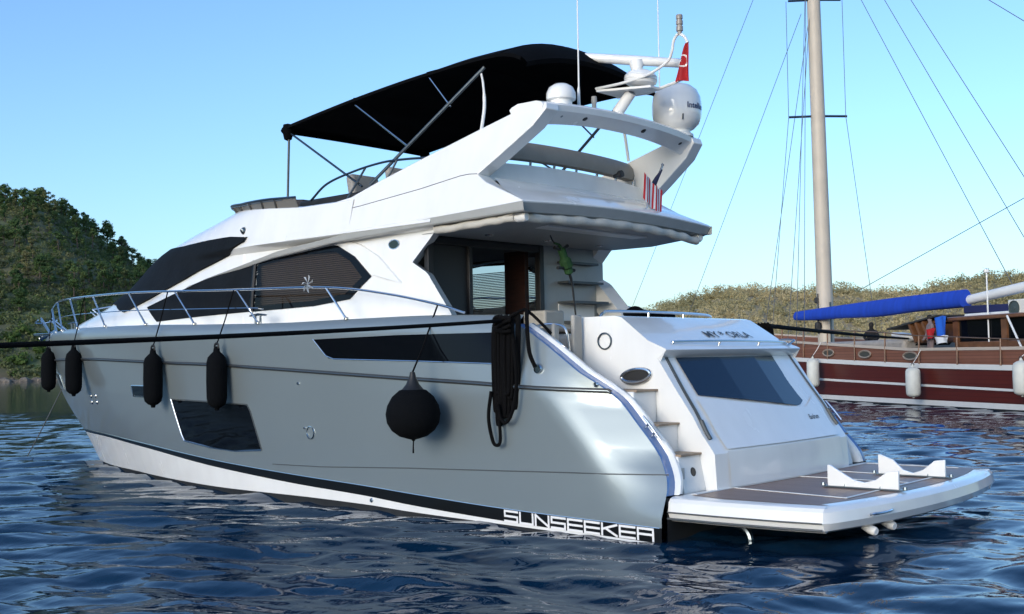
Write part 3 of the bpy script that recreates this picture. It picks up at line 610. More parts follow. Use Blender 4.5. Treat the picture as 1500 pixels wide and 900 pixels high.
# overhang deck: soffit, aft edge and sloping shelf
yy=np.linspace(2.10,-2.10,25); ax=lambda y:2.12-.10*(1-(abs(y)/2.1)**2); cz=lambda y:.05*(1-(abs(y)/2.1)**2)
mb=MB()
mb.grid([[(ax(y)+.9-.2*(abs(y)/2.1)**4,y*.86,4.20+cz(y)) for y in yy],[(ax(y)+.45,y*.93,4.03+cz(y)) for y in yy],[(ax(y)+.03,y*.995,3.835+cz(y)) for y in yy],[(ax(y),y,3.805+cz(y)) for y in yy],[(ax(y)+.01,y,3.785+cz(y)) for y in yy],],flip=False)
ovh=mb.build('overhang',WHITE,yacht,ang=25)
mb=MB(); mb.grid([[(ax(y)+.004,y,3.79+cz(y)) for y in yy],[(ax(y)+.075,y*.995,3.685+cz(y)*.9) for y in yy],[(ax(y)+.12,y*.985,3.67+cz(y)*.8) for y in yy]],flip=False); mb.build('overhang_lip',SOFFIT,ovh,ang=25)  # shade of the down-facing lip is put into its grey colour
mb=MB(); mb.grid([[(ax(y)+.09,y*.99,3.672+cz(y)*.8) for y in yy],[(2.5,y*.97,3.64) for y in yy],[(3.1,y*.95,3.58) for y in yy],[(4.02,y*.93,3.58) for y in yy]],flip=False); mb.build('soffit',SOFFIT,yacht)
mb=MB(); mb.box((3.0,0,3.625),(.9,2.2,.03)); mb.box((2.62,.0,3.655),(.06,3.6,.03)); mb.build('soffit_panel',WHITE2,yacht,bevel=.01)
for x,y in((3.5,1.2),(3.5,0),(3.5,-1.2)):
    mb=MB(); mb.lathe([(0,-.012),(.05,-.012),(.06,0)],(x,y,3.578),(0,0,1),14); mb.build('ceiling_light',STEEL,yacht)
# rolled awning under the overhang edge
def wr(p,i): return (p[0]+.005*math.sin(i*1.1),p[1]+.004*math.sin(i*.7),p[2]+.006*math.sin(i*.9+1))
pts=[(3.72,1.97,3.60),(2.9,1.985,3.62),(2.33,1.99,3.635)]; q=sm(pts,12); mb=MB(); mb.tube([wr(p,i) for i,p in enumerate(q)],[.052+.003*math.sin(i*.9) for i in range(len(q))],12); mb.build('rolled_awning',CREAM,yacht,ang=60)
pts=[(2.24,1.90,3.63),(2.17,1.0,3.655),(2.13,0,3.665),(2.17,-1.0,3.645),(2.22,-1.86,3.585)]; q=sm(pts,14); mb=MB(); mb.tube([wr(p,i) for i,p in enumerate(q)],[.058+.007*math.sin(i*.8)*math.sin(i*.27) for i in range(len(q))],12); mb.build('rolled_awning',CREAM,yacht,ang=60)
mb=MB(); mb.lathe([(0,-.09),(.05,-.09),(.065,-.06),(.065,.05),(.05,.08),(0,.08)],(2.28,1.95,3.64),(1,.1,0),12); mb.mirror(); mb.build('awning_end',WHITE2,yacht)
# aft flybridge coaming, bench back, deck
mb=MB(); mb.grid([[(ax(y)+.88,y*.86,4.19+cz(y)) for y in yy],[(ax(y)+.93,y*.85,4.36+cz(y)) for y in yy],[(ax(y)+.95,y*.84,4.44+cz(y)) for y in yy],[(ax(y)+1.05,y*.83,4.46+cz(y)) for y in yy],[(ax(y)+1.07,y*.83,4.0) for y in yy]],flip=True); mb.build('aft_coaming',WHITE,yacht,ang=30)
mb=MB(); P=[]
for y in np.linspace(1.5,-1.78,30):
    x0=ax(y)+.98+.10*(abs(y)/1.7)**3; z0=4.52+cz(y)+.10*max(0,-y/1.8)**2*0.3
    P.append([(x0+dx,y,z0+dz) for dx,dz in((0,0),(-.03,.06),(-.02,.16),(.03,.235),(.10,.25),(.17,.2),(.2,.08),(.15,0))])
mb.grid(P,closed=True,flip=True); mb.poly(P[0]); mb.poly(P[-1][::-1]); mb.build('bench_back',GREYV,yacht,ang=50)
mb=MB()
for y in np.linspace(1.3,-1.6,7): mb.tube([(ax(y)+1.06,y,4.42),(ax(y)+1.04,y,4.56)],.018,8)
mb.build('bench_support',STEEL,yacht)
mb=MB(); mb.grid([[(3.0,1.8,3.96),(3.0,-1.8,3.96)],[(8.2,1.8,3.98),(8.2,-1.8,3.98)],[(10.5,.9,4.0),(10.5,-.9,4.0)]],flip=True); mb.build('flybridge_floor',TEAKL,yacht)
for c1,d1,c2,d2 in(((6.5,.95,4.2),(.55,.6,.50),(6.3,.95,4.56),(.16,.56,.36)),((5.7,.95,4.2),(.5,.6,.50),(5.45,.95,4.56),(.14,.56,.36)),((6.2,-1.1,4.2),(1.6,.8,.4),(5.4,-1.1,4.45),(.16,.8,.36))):
    mb=MB(); mb.box(c1,d1); fs0=mb.build('flybridge_seat',GREYV,yacht,bevel=.05,seg=4); mb=MB(); mb.box(c2,d2,ry=.2); mb.build('backrest',GREYV,fs0,bevel=.06,seg=4)
mb=MB(); mb.box((6.2,1.45,4.14),(1.7,.28,.46)); mb.build('side_locker',mat('locker_black',(.01,.009,.008),.5),yacht,bevel=.03)
mb=MB(); mb.box((7.45,.95,4.2),(.7,1.1,.50),ry=-.1); mb.box((7.9,-.9,4.25),(.8,.9,.5)); mb.build('helm_console',mat('console_brown',(.03,.022,.018),.5),yacht,bevel=.04)
# flybridge windscreen and its rail
lx=Pu[-1]; g0=[(x-.02,max(0,y-.03),z+.005) for x,y,z in lx if x>6.55]; zc=4.50
g1=[]
for (x,y,z) in g0:
    k=min(1,max(0,(x-7.6)/1.5)); zt=float(np.interp(x,[6.5,7.2,8.2,9.0,10.5],[4.34,4.385,4.43,4.52,4.60])); g1.append((x+.10*k+.02,y+.04,zt))
mb=MB(); mb.grid([g0,g1]); mb.grid([[(x,y-.012,z) for x,y,z in g0],[(x,y-.012,z) for x,y,z in g1]],flip=True); mb.mirror(); ws=mb.build('flybridge_windscreen',mat('smoked_plastic',(.16,.15,.135),.2,coat=.3),yacht)
mb=MB(); mb.tube(g1,.018,8); mb.tube([(x,y,z-.03) for x,y,z in g1[3:]],.006,5); mb.mirror(join=True); mb.build('windscreen_rail',DSTEEL,ws)
for i in(5,9,14,20,27): mb=MB(); mb.tube([(g0[i][0],g0[i][1]+.004,g0[i][2]-.03),(g1[i][0],g1[i][1]+.004,g1[i][2])],.016,6); mb.mirror(); mb.build('windscreen_post',BLACK,ws)
rail('flybridge_rail',sm([(6.6,1.72,4.32),(6.2,1.74,4.52),(5.6,1.74,4.63),(5.0,1.74,4.68),(4.5,1.73,4.665),(4.0,1.72,4.62)],8),.017,[((5.35,1.74,4.65),(5.75,1.74,4.25)),((4.7,1.74,4.67),(4.9,1.76,4.4))],m=DSTEEL)
# arch crossbar
yy2=np.linspace(1.76,-1.76,31)
def arc(y,i):
    q=1-(abs(y)/1.76)**2.2; xo=2.06-.10*q; zo=5.05+.07*q; wdt=.50-.06*q
    zi=4.80+.13*q
    return [(xo+.02,zo),(xo-.01,zo-.03),(xo+.01,zo-.10),(xo+.20,zi),(xo+.24,zi-.005),(xo+wdt,zo-.10),(xo+wdt+.04,zo-.03),(xo+wdt,zo+.0),(xo+wdt-.1,zo+.03),(xo+.10,zo+.025)]
P=[[(a,y,b) for a,b in arc(y,0)] for y in yy2]; mb=MB(); mb.grid(P,closed=True,flip=True); mb.poly(P[0]); mb.poly(P[-1][::-1]); arch=mb.build('radar_arch',WHITE,yacht,ang=28)
for y in(1.46,1.34,.9,-.36,-1.32,-1.6):
    q=1-(abs(y)/1.76)**2.2; x=2.06-.10*q+.105; z=5.05+.07*q-.10-.06; r=.04 if y in(.9,-.36,-1.32) else .028
    mb=MB(); mb.lathe([(0,.014),(r*.7,.014),(r,.004),(r,-.01)],(x-.01,y,z+.02),(-.55,0,-.83),14); mb.build('arch_light',BLACK if r>.03 else DSTEEL,arch)
# dark patch: side windows, windscreen cover
CB=sb
ot_=[(7.74,3.50),(6.59,3.59),(5.74,3.57),(5.35,3.385),(4.97,3.085),(5.40,2.79),(6.19,2.73),(7.74,2.71)]
in_=[(7.62,3.43),(6.59,3.515),(5.80,3.495),(5.44,3.33),(5.16,3.085),(5.50,2.87),(6.22,2.81),(7.62,2.79)]
def ringp(pts,n=12):
    out=[]
    for (a,b),(c,d) in zip(pts,pts[1:]+pts[:1]): out+=[(a+(c-a)*k/n,b+(d-b)*k/n) for k in range(n)]
    return out+[out[0]]
mb=MB(); mb.grid([[(x,float(sb(x,z))+.013,z) for x,z in ringp(ot_)],[(x,float(sb(x,z))+.013,z) for x,z in ringp(in_)]]); mb.grid([[(x,float(sb(x,z))-.02,z) for x,z in ringp(ot_)],[(x,float(sb(x,z))+.013,z) for x,z in ringp(ot_)]]); mb.mirror(); mb.build('side_window_border',DGLASS,yacht)
RIB=[[(5.98,3.60),(5.66,3.56),(5.33,3.40),(4.99,3.12)],[(5.55,3.63),(5.22,3.545),(4.80,3.34),(4.32,2.95)]]
P=[]
for t,o in((0,-.01),(.04,.03),(.5,.042),(.93,.028),(1,-.01)):
    a=sm2(RIB[0],20); b=sm2(RIB[1],20); P.append([(p[0]*(1-t)+q[0]*t,float(sb(p[0]*(1-t)+q[0]*t,p[1]*(1-t)+q[1]*t))+o,p[1]*(1-t)+q[1]*t) for p,q in zip(a,b)])
mb=MB(); mb.grid(P); mb.mirror(); mb.build('window_rib',WHITE,yacht,ang=30)
patch([(7.62,3.50),(6.59,3.585),(5.74,3.565),(5.35,3.38),(4.99,3.09)],[(7.62,2.72),(6.19,2.74),(5.41,2.80),(4.98,3.07)],CB,.008,30,14,.02).build('side_window',SMOKED,yacht)
cv=patch([(10.91,2.93),(9.06,3.29),(7.72,3.49)],[(10.43,2.66),(9.0,2.695),(7.72,2.715)],CB,.010,24,10,.03).build('side_window_cover',NAVY,yacht)
line_on(CB,[(7.66,3.49),(7.66,2.72)],.014,.028).build('window_pillar',BLACK,yacht)
# blinds hanging inside the saloon windows
mb=MB()
for k in range(30):
    z=2.74+k*.030; x0=5.45+.0*k; x1=7.85
    x0=max(5.3,5.05+(z-3.1 if z>3.1 else 3.1-z)*1.4)
    mb.box(((x0+x1)/2,1.86,z),(x1-x0,.010,.024),rx=.45)
mb.build('window_blind',BRBLIND,yacht)
mb=MB()
for k in range(34):
    z=2.45+k*.028; mb.box((6.3,-1.83,z),(2.9,.006,.017),rx=-.1)
mb.build('window_blind',BLIND,yacht)
def zl(t): return float(np.interp(t,[0,.340,.395,.483,.571,.643,.68,.76,.85,1],[3.80,3.79,3.64,3.45,3.18,2.885,2.93,3.05,3.12,3.18]))
def zu(t): return float(np.interp(t,[.335,.42,.54,.66,.72,.80,1],[3.84,3.905,3.925,3.93,3.95,3.98,4.0]))
P=[]
tt=np.concatenate([np.linspace(.337,.9,50)[:-1],1-np.linspace(.1**.5,0,16)**2])
for k in range(13):
    row=[]
    for t in tt:
        z=zl(t)+(zu(t)-zl(t))*k/12; x=5+(float(sh_n(z))-5)*t; row.append((x+(.012 if t>.9 else 0),float(sb(min(x,float(sh_n(z))),z))+.045,z))
    P.append(row)
mb=MB(); mb.grid(P); ring=P[-1]; mb.grid([P[-1],[(x-.02,y-.05,z+.01) for x,y,z in P[-1]]]); mb.grid([[(x,y-.05,z-.01) for x,y,z in P[0]],P[0]]); mb.mirror(join=True); mb.build('windscreen_cover',NAVY,yacht,ang=60)
mb=MB(); mb.lathe([(0,.10),(.04,.09),(.055,.05),(.05,.0),(.03,-.03),(.02,-.06)],(7.85,1.99,3.93),(.3,.6,.8),14); mb.mirror(); mb.build('horn',DSTEEL,yacht)
a=np.linspace(0,2*math.pi,24,endpoint=False)
mb=MB(); mb.prism([(4.56+.10*math.cos(t),float(sb(4.56,3.49))-.012,3.49+.062*math.sin(t)) for t in a],(0,.022,0)); em=mb.mirror().build('oval_badge',mat('badge_green',(.05,.075,.07),.3,metal=.5),yacht)
mb=MB(); mb.tube([(4.56+.10*math.cos(t),float(sb(4.56,3.49))+.008,3.49+.062*math.sin(t)) for t in a],.008,6,closed=True); mb.mirror().build('badge_ring',STEEL,em)
# ------------------------------------------------------------ saloon bulkhead, cockpit
mb=MB(); mb.box((3.3,0,1.56),(3.2,4.2,.08)); mb.build('cockpit_floor',TEAK,yacht)
mb=MB(); mb.box((6.6,0,1.62),(5.1,3.6,.06)); mb.build('saloon_floor',DWOOD,yacht)
mb=MB(); mb.box((9.2,0,2.6),(.1,3.5,2.0)); mb.box((6.5,-1.3,1.95),(3.0,.9,.7)); mb.box((6.5,1.4,1.95),(2.6,.7,.7)); mb.build('saloon_furniture',DWOOD,yacht)
mb=MB(); mb.box((6.6,0,3.60),(5.2,3.7,.04)); mb.build('saloon_ceiling',mat('saloon_lining',(.12,.11,.1),.7),yacht)
mb=MB(); mb.box((4.05,-1.25,2.6),(.06,1.45,2.05)); mb.build('bulkhead',SOFFIT,yacht)
mb=MB(); mb.box((4.04,1.80,2.6),(.08,.10,2.0)); mb.box((4.04,-.46,2.6),(.10,.10,2.0)); mb.box((4.04,.65,3.52),(.08,2.2,.10)); mb.box((4.04,1.03,2.56),(.07,.07,1.9)); df=mb.build('door_frame',BLACK,yacht,bevel=.008)
mb=MB(); mb.box((4.06,1.40,2.55),(.02,.70,1.86)); mb.build('sliding_door',BLACK,df)
mb=MB(); mb.box((4.35,-.30,2.55),(.40,.08,1.9)); mb.build('saloon_partition',DWOOD,yacht)
# flybridge stairs on the starboard side of the cockpit
mb=MB(); mt=MB()
for k in range(6):
    z=1.85+k*.30; x=3.55+.0*k+.09*k; mt.box((x+.05,-1.28,z),(.30,.86,.035)); mb.box((x+.19,-1.28,z-.14),(.02,.86,.26))
fs_=mb.build('flybridge_stairs',WHITE2,yacht); mt.build('stair_tread',LINE,fs_)
# starboard and port cockpit seats, table
mb=MB(); mb.box((1.95,.2,1.9),(.5,2.5,.6)); mb.box((1.78,.1,2.22),(.14,2.5,.26)); mb.build('cockpit_bench',BEIGE,yacht,bevel=.05,seg=4)
mb=MB(); mb.box((2.7,.95,2.27),(.75,1.2,.05)); mb.tube([(2.7,.95,1.6),(2.7,.95,2.26)],.05); mb.build('cockpit_table',TEAKL,yacht,bevel=.012)
mb=MB(); mb.box((3.35,.28,2.1),(.40,.42,.95)); mb.build('cockpit_cabinet',BEIGE,yacht,bevel=.03)
mb=MB(); mb.box((1.72,1.62,2.0),(.06,.16,.86)); mb.box((1.72,2.02,1.95),(.05,.10,.75)); mb.build('cockpit_gate',BEIGE,yacht,bevel=.02)
rail('gate_rail',sm([(1.95,2.1,2.30),(1.75,2.05,2.32),(1.62,1.95,2.25),(1.6,1.9,1.9)],6),.014)
# ------------------------------------------------------------ bimini
BE=pchip([2.55,2.75,2.95,3.37,4.4,5.53,6.62,7.54],[5.73,5.82,5.865,5.88,5.85,5.78,5.68,5.58]); BC=pchip([2.55,2.9,3.4,4.4,5.5,6.6,7.54],[.24,.33,.36,.30,.20,.10,.03])
def bim(x,y):
    e=float(BE(x)); c=float(BC(x)); return e+c*(1-(abs(y)/1.52)**2.2)-.03*math.sin((x-2.9)/.98*math.pi)**2*(1-(abs(y)/1.52)**2)
bx=np.concatenate([np.linspace(2.60,7.54,40)]); by=1.52*np.sin(np.linspace(-math.pi/2,math.pi/2,21))
mb=MB(); up=[[(x,y,bim(x,y)) for y in by] for x in bx]; mb.grid(up,flip=True); mb.grid([[(x,y,bim(x,y)-.012-(.03 if abs(y)>1.5 else 0)) for y in by] for x in bx],flip=False)
mb.grid([[(x,s_*1.52,bim(x,s_*1.52)) for x in bx] for s_ in(1,)]+[[(x,1.535,bim(x,1.52)-.05) for x in bx]],flip=True); mb.grid([[(x,-1.52,bim(x,-1.52)) for x in bx],[(x,-1.535,bim(x,-1.52)-.05) for x in bx]])
mb.grid([[(7.54,y,bim(7.54,y)) for y in by],[(7.58,y,bim(7.54,y)-.045) for y in by],[(7.54,y,bim(7.54,y)-.09) for y in by]],flip=True)
mb.grid([[(2.60,y,bim(2.60,y)) for y in by],[(2.50,y,bim(2.60,y)-.09) for y in by],[(2.52,y,bim(2.60,y)-.15) for y in by]])
bim_o=mb.build('bimini_canopy',BCLOTH,yacht,ang=50)
for x in(2.95,4.31,5.84):
    mb=MB(); mb.tube([(x,y,bim(x,y)-.004) for y in by],.012,6); mb.build('canopy_seam',BCLOTH,bim_o)
mb=MB(); mb.lathe([(0,.12),(.07,.1),(.09,0),(.06,-.13),(.0,-.16)],(7.46,1.47,5.52),(0,0,1),12); mb.mirror(); mb.build('canopy_corner',BCLOTH,bim_o)
def strut(name,a,b,r=.014,m=None): 
    for s_ in(1,-1): mb=MB(); mb.tube([(a[0],a[1]*s_,a[2]),(b[0],b[1]*s_,b[2])],r,8); mb.build(name,m or DSTEEL,yacht)
strut('canopy_pole',(7.43,1.47,5.50),(7.45,1.5,4.30),.018,LINE)
strut('canopy_strut',(7.37,1.47,5.46),(5.45,1.72,4.40),.017)
strut('canopy_main_bow',(3.25,1.5,5.74),(5.25,1.74,4.40),.023)
strut('canopy_strut',(5.84,1.49,5.66),(4.63,1.60,4.88),.015,STEEL); strut('canopy_strut',(4.31,1.49,5.81),(3.82,1.56,5.30),.014,STEEL)
mb=MB(); mb.tube(sm([(3.31,1.5,5.66),(3.26,1.52,5.5),(3.22,1.55,5.2),(3.22,1.62,4.86)],5),[.014]*4+[.016]*4+[.022]*8,8); mb.mirror(); mb.build('canopy_support',WHITE2,yacht)
# ------------------------------------------------------------ radar mast, domes, aerials
mb=MB(); mb.tube([(2.44,-.3,5.05),(2.42,-.3,5.30),(2.20,-.3,5.52)],[.095,.085,.075],14); mast=mb.build('radar_mast',WHITE,yacht,ang=40)
mb=MB(); mb.prism([(2.60,-.56,5.55),(2.60,-.04,5.55),(1.80,-.18,5.50),(1.80,-.42,5.50)],(0,0,.03)); mb.tube(sm([(2.62,-.06,5.60),(2.2,-.06,5.60),(1.85,-.15,5.66),(1.62,-.3,5.82),(1.53,-.3,5.95),(1.50,-.3,6.08),(1.43,-.3,6.16),(1.34,-.3,6.12),(1.28,-.3,6.02)],5),.020,8); mb.tube([(2.62,-.54,5.56),(2.1,-.54,5.53),(1.50,-.36,5.55)],.022,8); mb.tube([(1.50,-.36,5.55),(1.36,-.32,5.55)],.012,8); mb.build('mast_bracket',WHITE2,mast)
mb=MB(); mb.lathe([(0,.22),(.10,.215),(.18,.18),(.22,.13),(.215,.115),(.225,.11),(.225,.085),(.215,.08),(.225,.075),(.215,.035),(.16,0),(.0,0)],(2.05,-.3,5.58),(-.10,0,1),28); mb.build('radome',WHITE,mast)
mb=MB(); mb.tube([(2.78,.02,6.05),(2.74,.01,6.045),(2.15,-.3,5.95),(1.60,-.59,5.86),(1.56,-.60,5.855)],[.03,.062,.068,.062,.03],12); mb.lathe([(0,.16),(.09,.16),(.10,.10),(.07,.0),(.07,-.1)],(2.10,-.3,5.78),(0,0,1),16); mb.build('radar_scanner',WHITE,mast)
mb=MB(); mb.lathe([(0,.25),(.04,.245),(.045,.23),(.045,.19),(.036,.185),(.036,.17),(.046,.165),(.046,.115),(.036,.11),(.036,.095),(.046,.09),(.046,.03),(.03,.02),(.03,-.02),(0,-.02)],(1.40,-.3,6.17),(0,0,1),16); mb.build('navigation_light',mat('lamp_grey',(.28,.25,.22),.3),mast)
SR=.355
mb=MB(); mb.lathe([(0,.37),(.11,.362),(.21,.325),(.295,.255),(.34,.16),(SR,.06),(SR,-.08),(.345,-.15),(.31,-.235),(.235,-.305),(.12,-.345),(0,-.35)],(2.23,-1.45,5.47),(0,0,1),36); sat=mb.build('satellite_dome',WHITE,yacht)
mb=MB(); mb.lathe([(.19,-.28),(.19,-.36),(.23,-.38),(.23,-.42)],(2.23,-1.45,5.47),(0,0,1),24); mb.build('dome_base',WHITE2,sat)
vs_,fs2=text_tris('Intellian',.115,.003); mb=MB(); a0=math.atan2(12.378+1.45,-6.822-2.23)
mb.add([(2.23+(SR+.004)*math.cos(a0+.42+v.x/SR),-1.45+(SR+.004)*math.sin(a0+.42+v.x/SR),5.42+v.y) for v in vs_],fs2); mb.build('dome_lettering',mat('lettering_blue',(.02,.04,.12),.5),sat)
mb=MB(); mb.tube([(2.23+(.33+.005*k)*math.cos(a0+.25+.0*k),-1.45+(.33+.005*k)*math.sin(a0+.25),5.25+.02*k) for k in range(5)],.010,6); mb.build('dome_latch',LINE,sat)
mb=MB(); mb.lathe([(0,.15),(.09,.138),(.155,.095),(.185,.03),(.19,-.03),(.185,-.06),(.14,-.075),(.14,-.14)],(2.22,1.2,5.24),(0,0,1),28); mb.build('small_dome',WHITE,yacht)
mb=MB(); mb.lathe([(0,.10),(.035,.095),(.04,.03),(.03,0),(.03,-.06)],(2.2,.54,5.23),(0,0,1),14); mb.build('gps_aerial',BEIGE,yacht)
for x,y,z0,z1 in((2.17,.9,5.10,6.9),(2.42,-1.3,5.0,7.3)):
    mb=MB(); mb.tube([(x,y,z0),(x,y,z0+.25),(x-.004,y,z0+.3),(x-.012,y,z1)],[.022,.018,.011,.007],8); mb.build('whip_aerial',WHITE2,yacht)
mb=MB(); mb.lathe([(0,.05),(.05,.045),(.055,.0),(.03,-.04),(.03,-.1)],(2.72,-.70,4.50),(-1,0,.2),14); mb.build('deck_floodlight',BLACK,yacht)
# ------------------------------------------------------------ bow rail, pulpit, cleats, foredeck
def edge(x): z=float(gun_z(x)); return np.array((x,float(hb(x,z-.13))-.10,z-.01))
ST=[(4.95,.42,.45),(6.9,.55,.52),(8.6,.62,.55),(10.2,.68,.57),(11.95,.68,.58),(13.7,.70,.60),(15.3,.75,.62)]
tops=[]
for x,dx,h in ST:
    a=edge(x); b=edge(x+dx); tp_=np.array((x+dx,b[1]+.0,a[2]+h)); tops.append((a,tp_))
fr=np.array((18.35,.16,3.08)); 
line=[(2.95,2.27,2.50),(3.4,2.28,2.62)]+[(t[0]-.0,t[1],t[2]+.0) for a,t in tops]
bowtip=[(17.1,float(edge(17.1)[1])+.02,3.20)]
mb=MB(); mb.tube(sm([line[0],line[1],(4.3,2.33,2.80)]+line[2:]+bowtip,6),.017,8); mb.mirror(); mb.build('bow_rail',STEEL,yacht)
for a,t in tops:
    for s_ in(1,-1): mb=MB(); mb.tube([(a[0],a[1]*s_,a[2]),(t[0],t[1]*s_,t[2])],.015,8); mb.lathe([(.035,0),(.035,.015),(.018,.03)],(a[0],a[1]*s_,a[2]),(0,0,1),12); mb.build('stanchion',STEEL,yacht)
mb=MB(); mb.tube(sm([(7.0,2.30,2.72)]+[tuple((a*.55+t*.45)) for a,t in tops[1:]]+[(16.6,float(edge(16.6)[1]),2.92)],5),.009,6); mb.mirror(); mb.build('guard_wire',STEEL,yacht)
for x0,x1,z1 in((16.35,17.1,3.20),(17.6,18.3,3.05)):
    a=edge(x0); 
    for s_ in(1,-1): mb=MB(); mb.tube([(x0,a[1]*s_,a[2]),(x1,(float(edge(min(x1,17.9))[1])+.02)*s_,z1)],.018,8); mb.tube([(x0+.1,a[1]*s_*.9,a[2]),(x1+.05,(float(edge(min(x1,17.9))[1])+.0)*s_,z1-.05)],.014,8); mb.build('pulpit',STEEL,yacht)
mb=MB(); mb.tube(sm([(18.25,.22,3.0),(18.6,.12,2.95),(18.65,0,2.94),(18.6,-.12,2.95),(18.25,-.22,3.0)],5),.016,8); mb.build('pulpit',STEEL,yacht)
for x,sgs in((14.55,(1,-1)),(7.05,(1,-1))):
    for s_ in sgs:
        a=edge(x); mb=MB(); mb.tube([(x-.2,(a[1]-.10)*s_,a[2]+.12),(x,(a[1]-.10)*s_,a[2]+.135),(x+.2,(a[1]-.10)*s_,a[2]+.12)],[.012,.02,.012],8)
        for k in(-.06,.06): mb.tube([(x+k,(a[1]-.10)*s_,a[2]-.01),(x+k,(a[1]-.10)*s_,a[2]+.13)],.016,8)
        mb.build('deck_cleat',DSTEEL,yacht)
mb=MB(); mb.box((18.2,0,2.68),(.9,.28,.05)); mb.tube([(18.55,0,2.60),(17.9,0,2.72)],.05,10); mb.build('bow_roller',STEEL,yacht,bevel=.01)
# ------------------------------------------------------------ wooden gulet
GO=np.array((4.73,-23.74,0.)); GF=np.array((.8218,-.5698,0.))
gul=empty('wooden_gulet','varnished wooden gulet with dark red hull, white rails and a tall mast','sailing boat',tuple(GO),None,math.atan2(GF[1],GF[0]))
RHULL=plank_mat('dark_red_planks',(.075,.010,.006),(.115,.018,.010),(.062,.009,.005),.14,'Z',.35)
VARN=plank_mat('varnished_planks',(.17,.068,.042),(.26,.115,.075),(.08,.03,.02),.11,'Z',.4)
WOOD=mat('varnished_wood',(.15,.065,.03),.35,coat=.4,noise=.3,nscale=4)
MASTM=mat('cream_mast_paint',(.50,.44,.36),.5,noise=.06,nscale=1.5)
BLUE=mat('blue_sailcloth',(.006,.05,.42),.75,noise=.15,nscale=2,bump=.25,bscale=4,stretch=(2,1,.4))
GX0,GX1=-9.0,34.0; GB=2.6
def gw(x,z):   # half beam of the gulet (local y runs from 0 at the near side to -2*GB)
    t=(x-6)/(GX1-6); t2=(6-x)/(6-GX0)
    f=(1-max(0,t)**2.3)*(1-.35*max(0,t2)**2.5); fl=min(1,.86+.07*z); return GB*max(.01,f)*fl+0*z
gsh=lambda x:1.0*np.interp(x,[-9,0,6,15,22,34],[2.05,1.92,1.96,2.40,2.75,3.5])
def gband(z0,z1,nz=4,off=0,x0=GX0,x1=GX1):
    P=[]
    for k in range(nz+1):
        row=[]
        for x in np.linspace(x0,x1,70):
            z=float(z0(x))+(float(z1(x))-float(z0(x)))*k/nz; row.append((x,-GB+gw(x,z)+off,z))
        P.append(row)
    return P
def gm(P):
    mb=MB(); mb.grid(P); n=len(mb.v); mb.v+=[(x,-2*GB-y,z) for x,y,z in mb.v]; mb.f+=[tuple(i+n for i in f)[::-1] for f in mb.f]; return mb
zr=lambda x:np.interp(x,[-9,0,6,15,34],[1.36,1.28,1.36,1.62,2.5])      # under the white rail
gm(gband(lambda x:-.5,lambda x:.06,2)).build('bottom',ANTIF,gul)
gm(gband(lambda x:.06,lambda x:.24,2,.015)).build('waterline_stripe',WHITE2,gul)
gm(gband(lambda x:.24,zr,6)).build('hull',RHULL,gul)
gm(gband(zr,lambda x:zr(x)+.17,2,.05)).build('rail_strake',WHITE2,gul)
mb=gm(gband(lambda x:.62+.016*max(0,x),lambda x:.70+.017*max(0,x),1,.03)); mb.build('rubbing_strip',WHITE2,gul)
gm(gband(lambda x:zr(x)+.15,lambda x:gsh(x)+.02,3,-.06)).build('bulwark',VARN,gul)
gm(gband(lambda x:gsh(x),lambda x:gsh(x)+.10,1,-.02)).build('cap_rail',mat('cap_rail_paint',(.50,.43,.36),.5),gul)
mb=MB(); mb.poly([(GX0,-GB+gw(GX0,z),z) for z in(-.5,2.0)]+[(GX0,-GB-gw(GX0,z),z) for z in(2.0,-.5)]); mb.build('stern',RHULL,gul)
mb=MB(); P=[]
for x in np.linspace(GX0,GX1,40): w_=gw(x,1.8)-.05; P.append([(x,-GB+w_,zr(x)+.05),(x,-GB-w_,zr(x)+.05)])
mb.grid(P,flip=True); mb.build('deck',TEAKL,gul)
for x in(11.8,9.0,6.0):
    z=float(zr(x))+.42; a=np.linspace(0,2*math.pi,20,endpoint=False); y=-GB+gw(x,z)-.055
    mb=MB(); mb.prism([(x+.42*math.cos(t),y,z+.13*math.sin(t)) for t in a],(0,.03,0)); p_=mb.build('oval_port',mat('port_grey',(.10,.10,.09),.3,metal=.4),gul)
    mb=MB(); mb.tube([(x+.42*math.cos(t),y+.03,z+.13*math.sin(t)) for t in a],.035,6,closed=True); mb.build('frame',mat('port_frame',(.28,.22,.17),.4),p_)
# thin rail with posts above the bulwark
mb=MB(); mb.tube([(x,-GB+gw(x,2)-.10,float(gsh(x))+.62-.018*max(0,8-x)*2.2) for x in np.linspace(-8,30,40)],.022,6); mb.build('guard_rail',mat('rail_wood',(.12,.075,.05),.5),gul)
for x in np.arange(-7.5,29,2.15):
    mb=MB(); y=-GB+gw(x,2)-.02; zt=float(gsh(x))+.62-.018*max(0,8-x)*2.2; mb.tube([(x,y+.0,float(zr(x))+.15),(x,y-.03,zt)],.032,6); mb.build('rail_post',mat('post_wood',(.10,.05,.035),.5) if False else WOOD,gul)
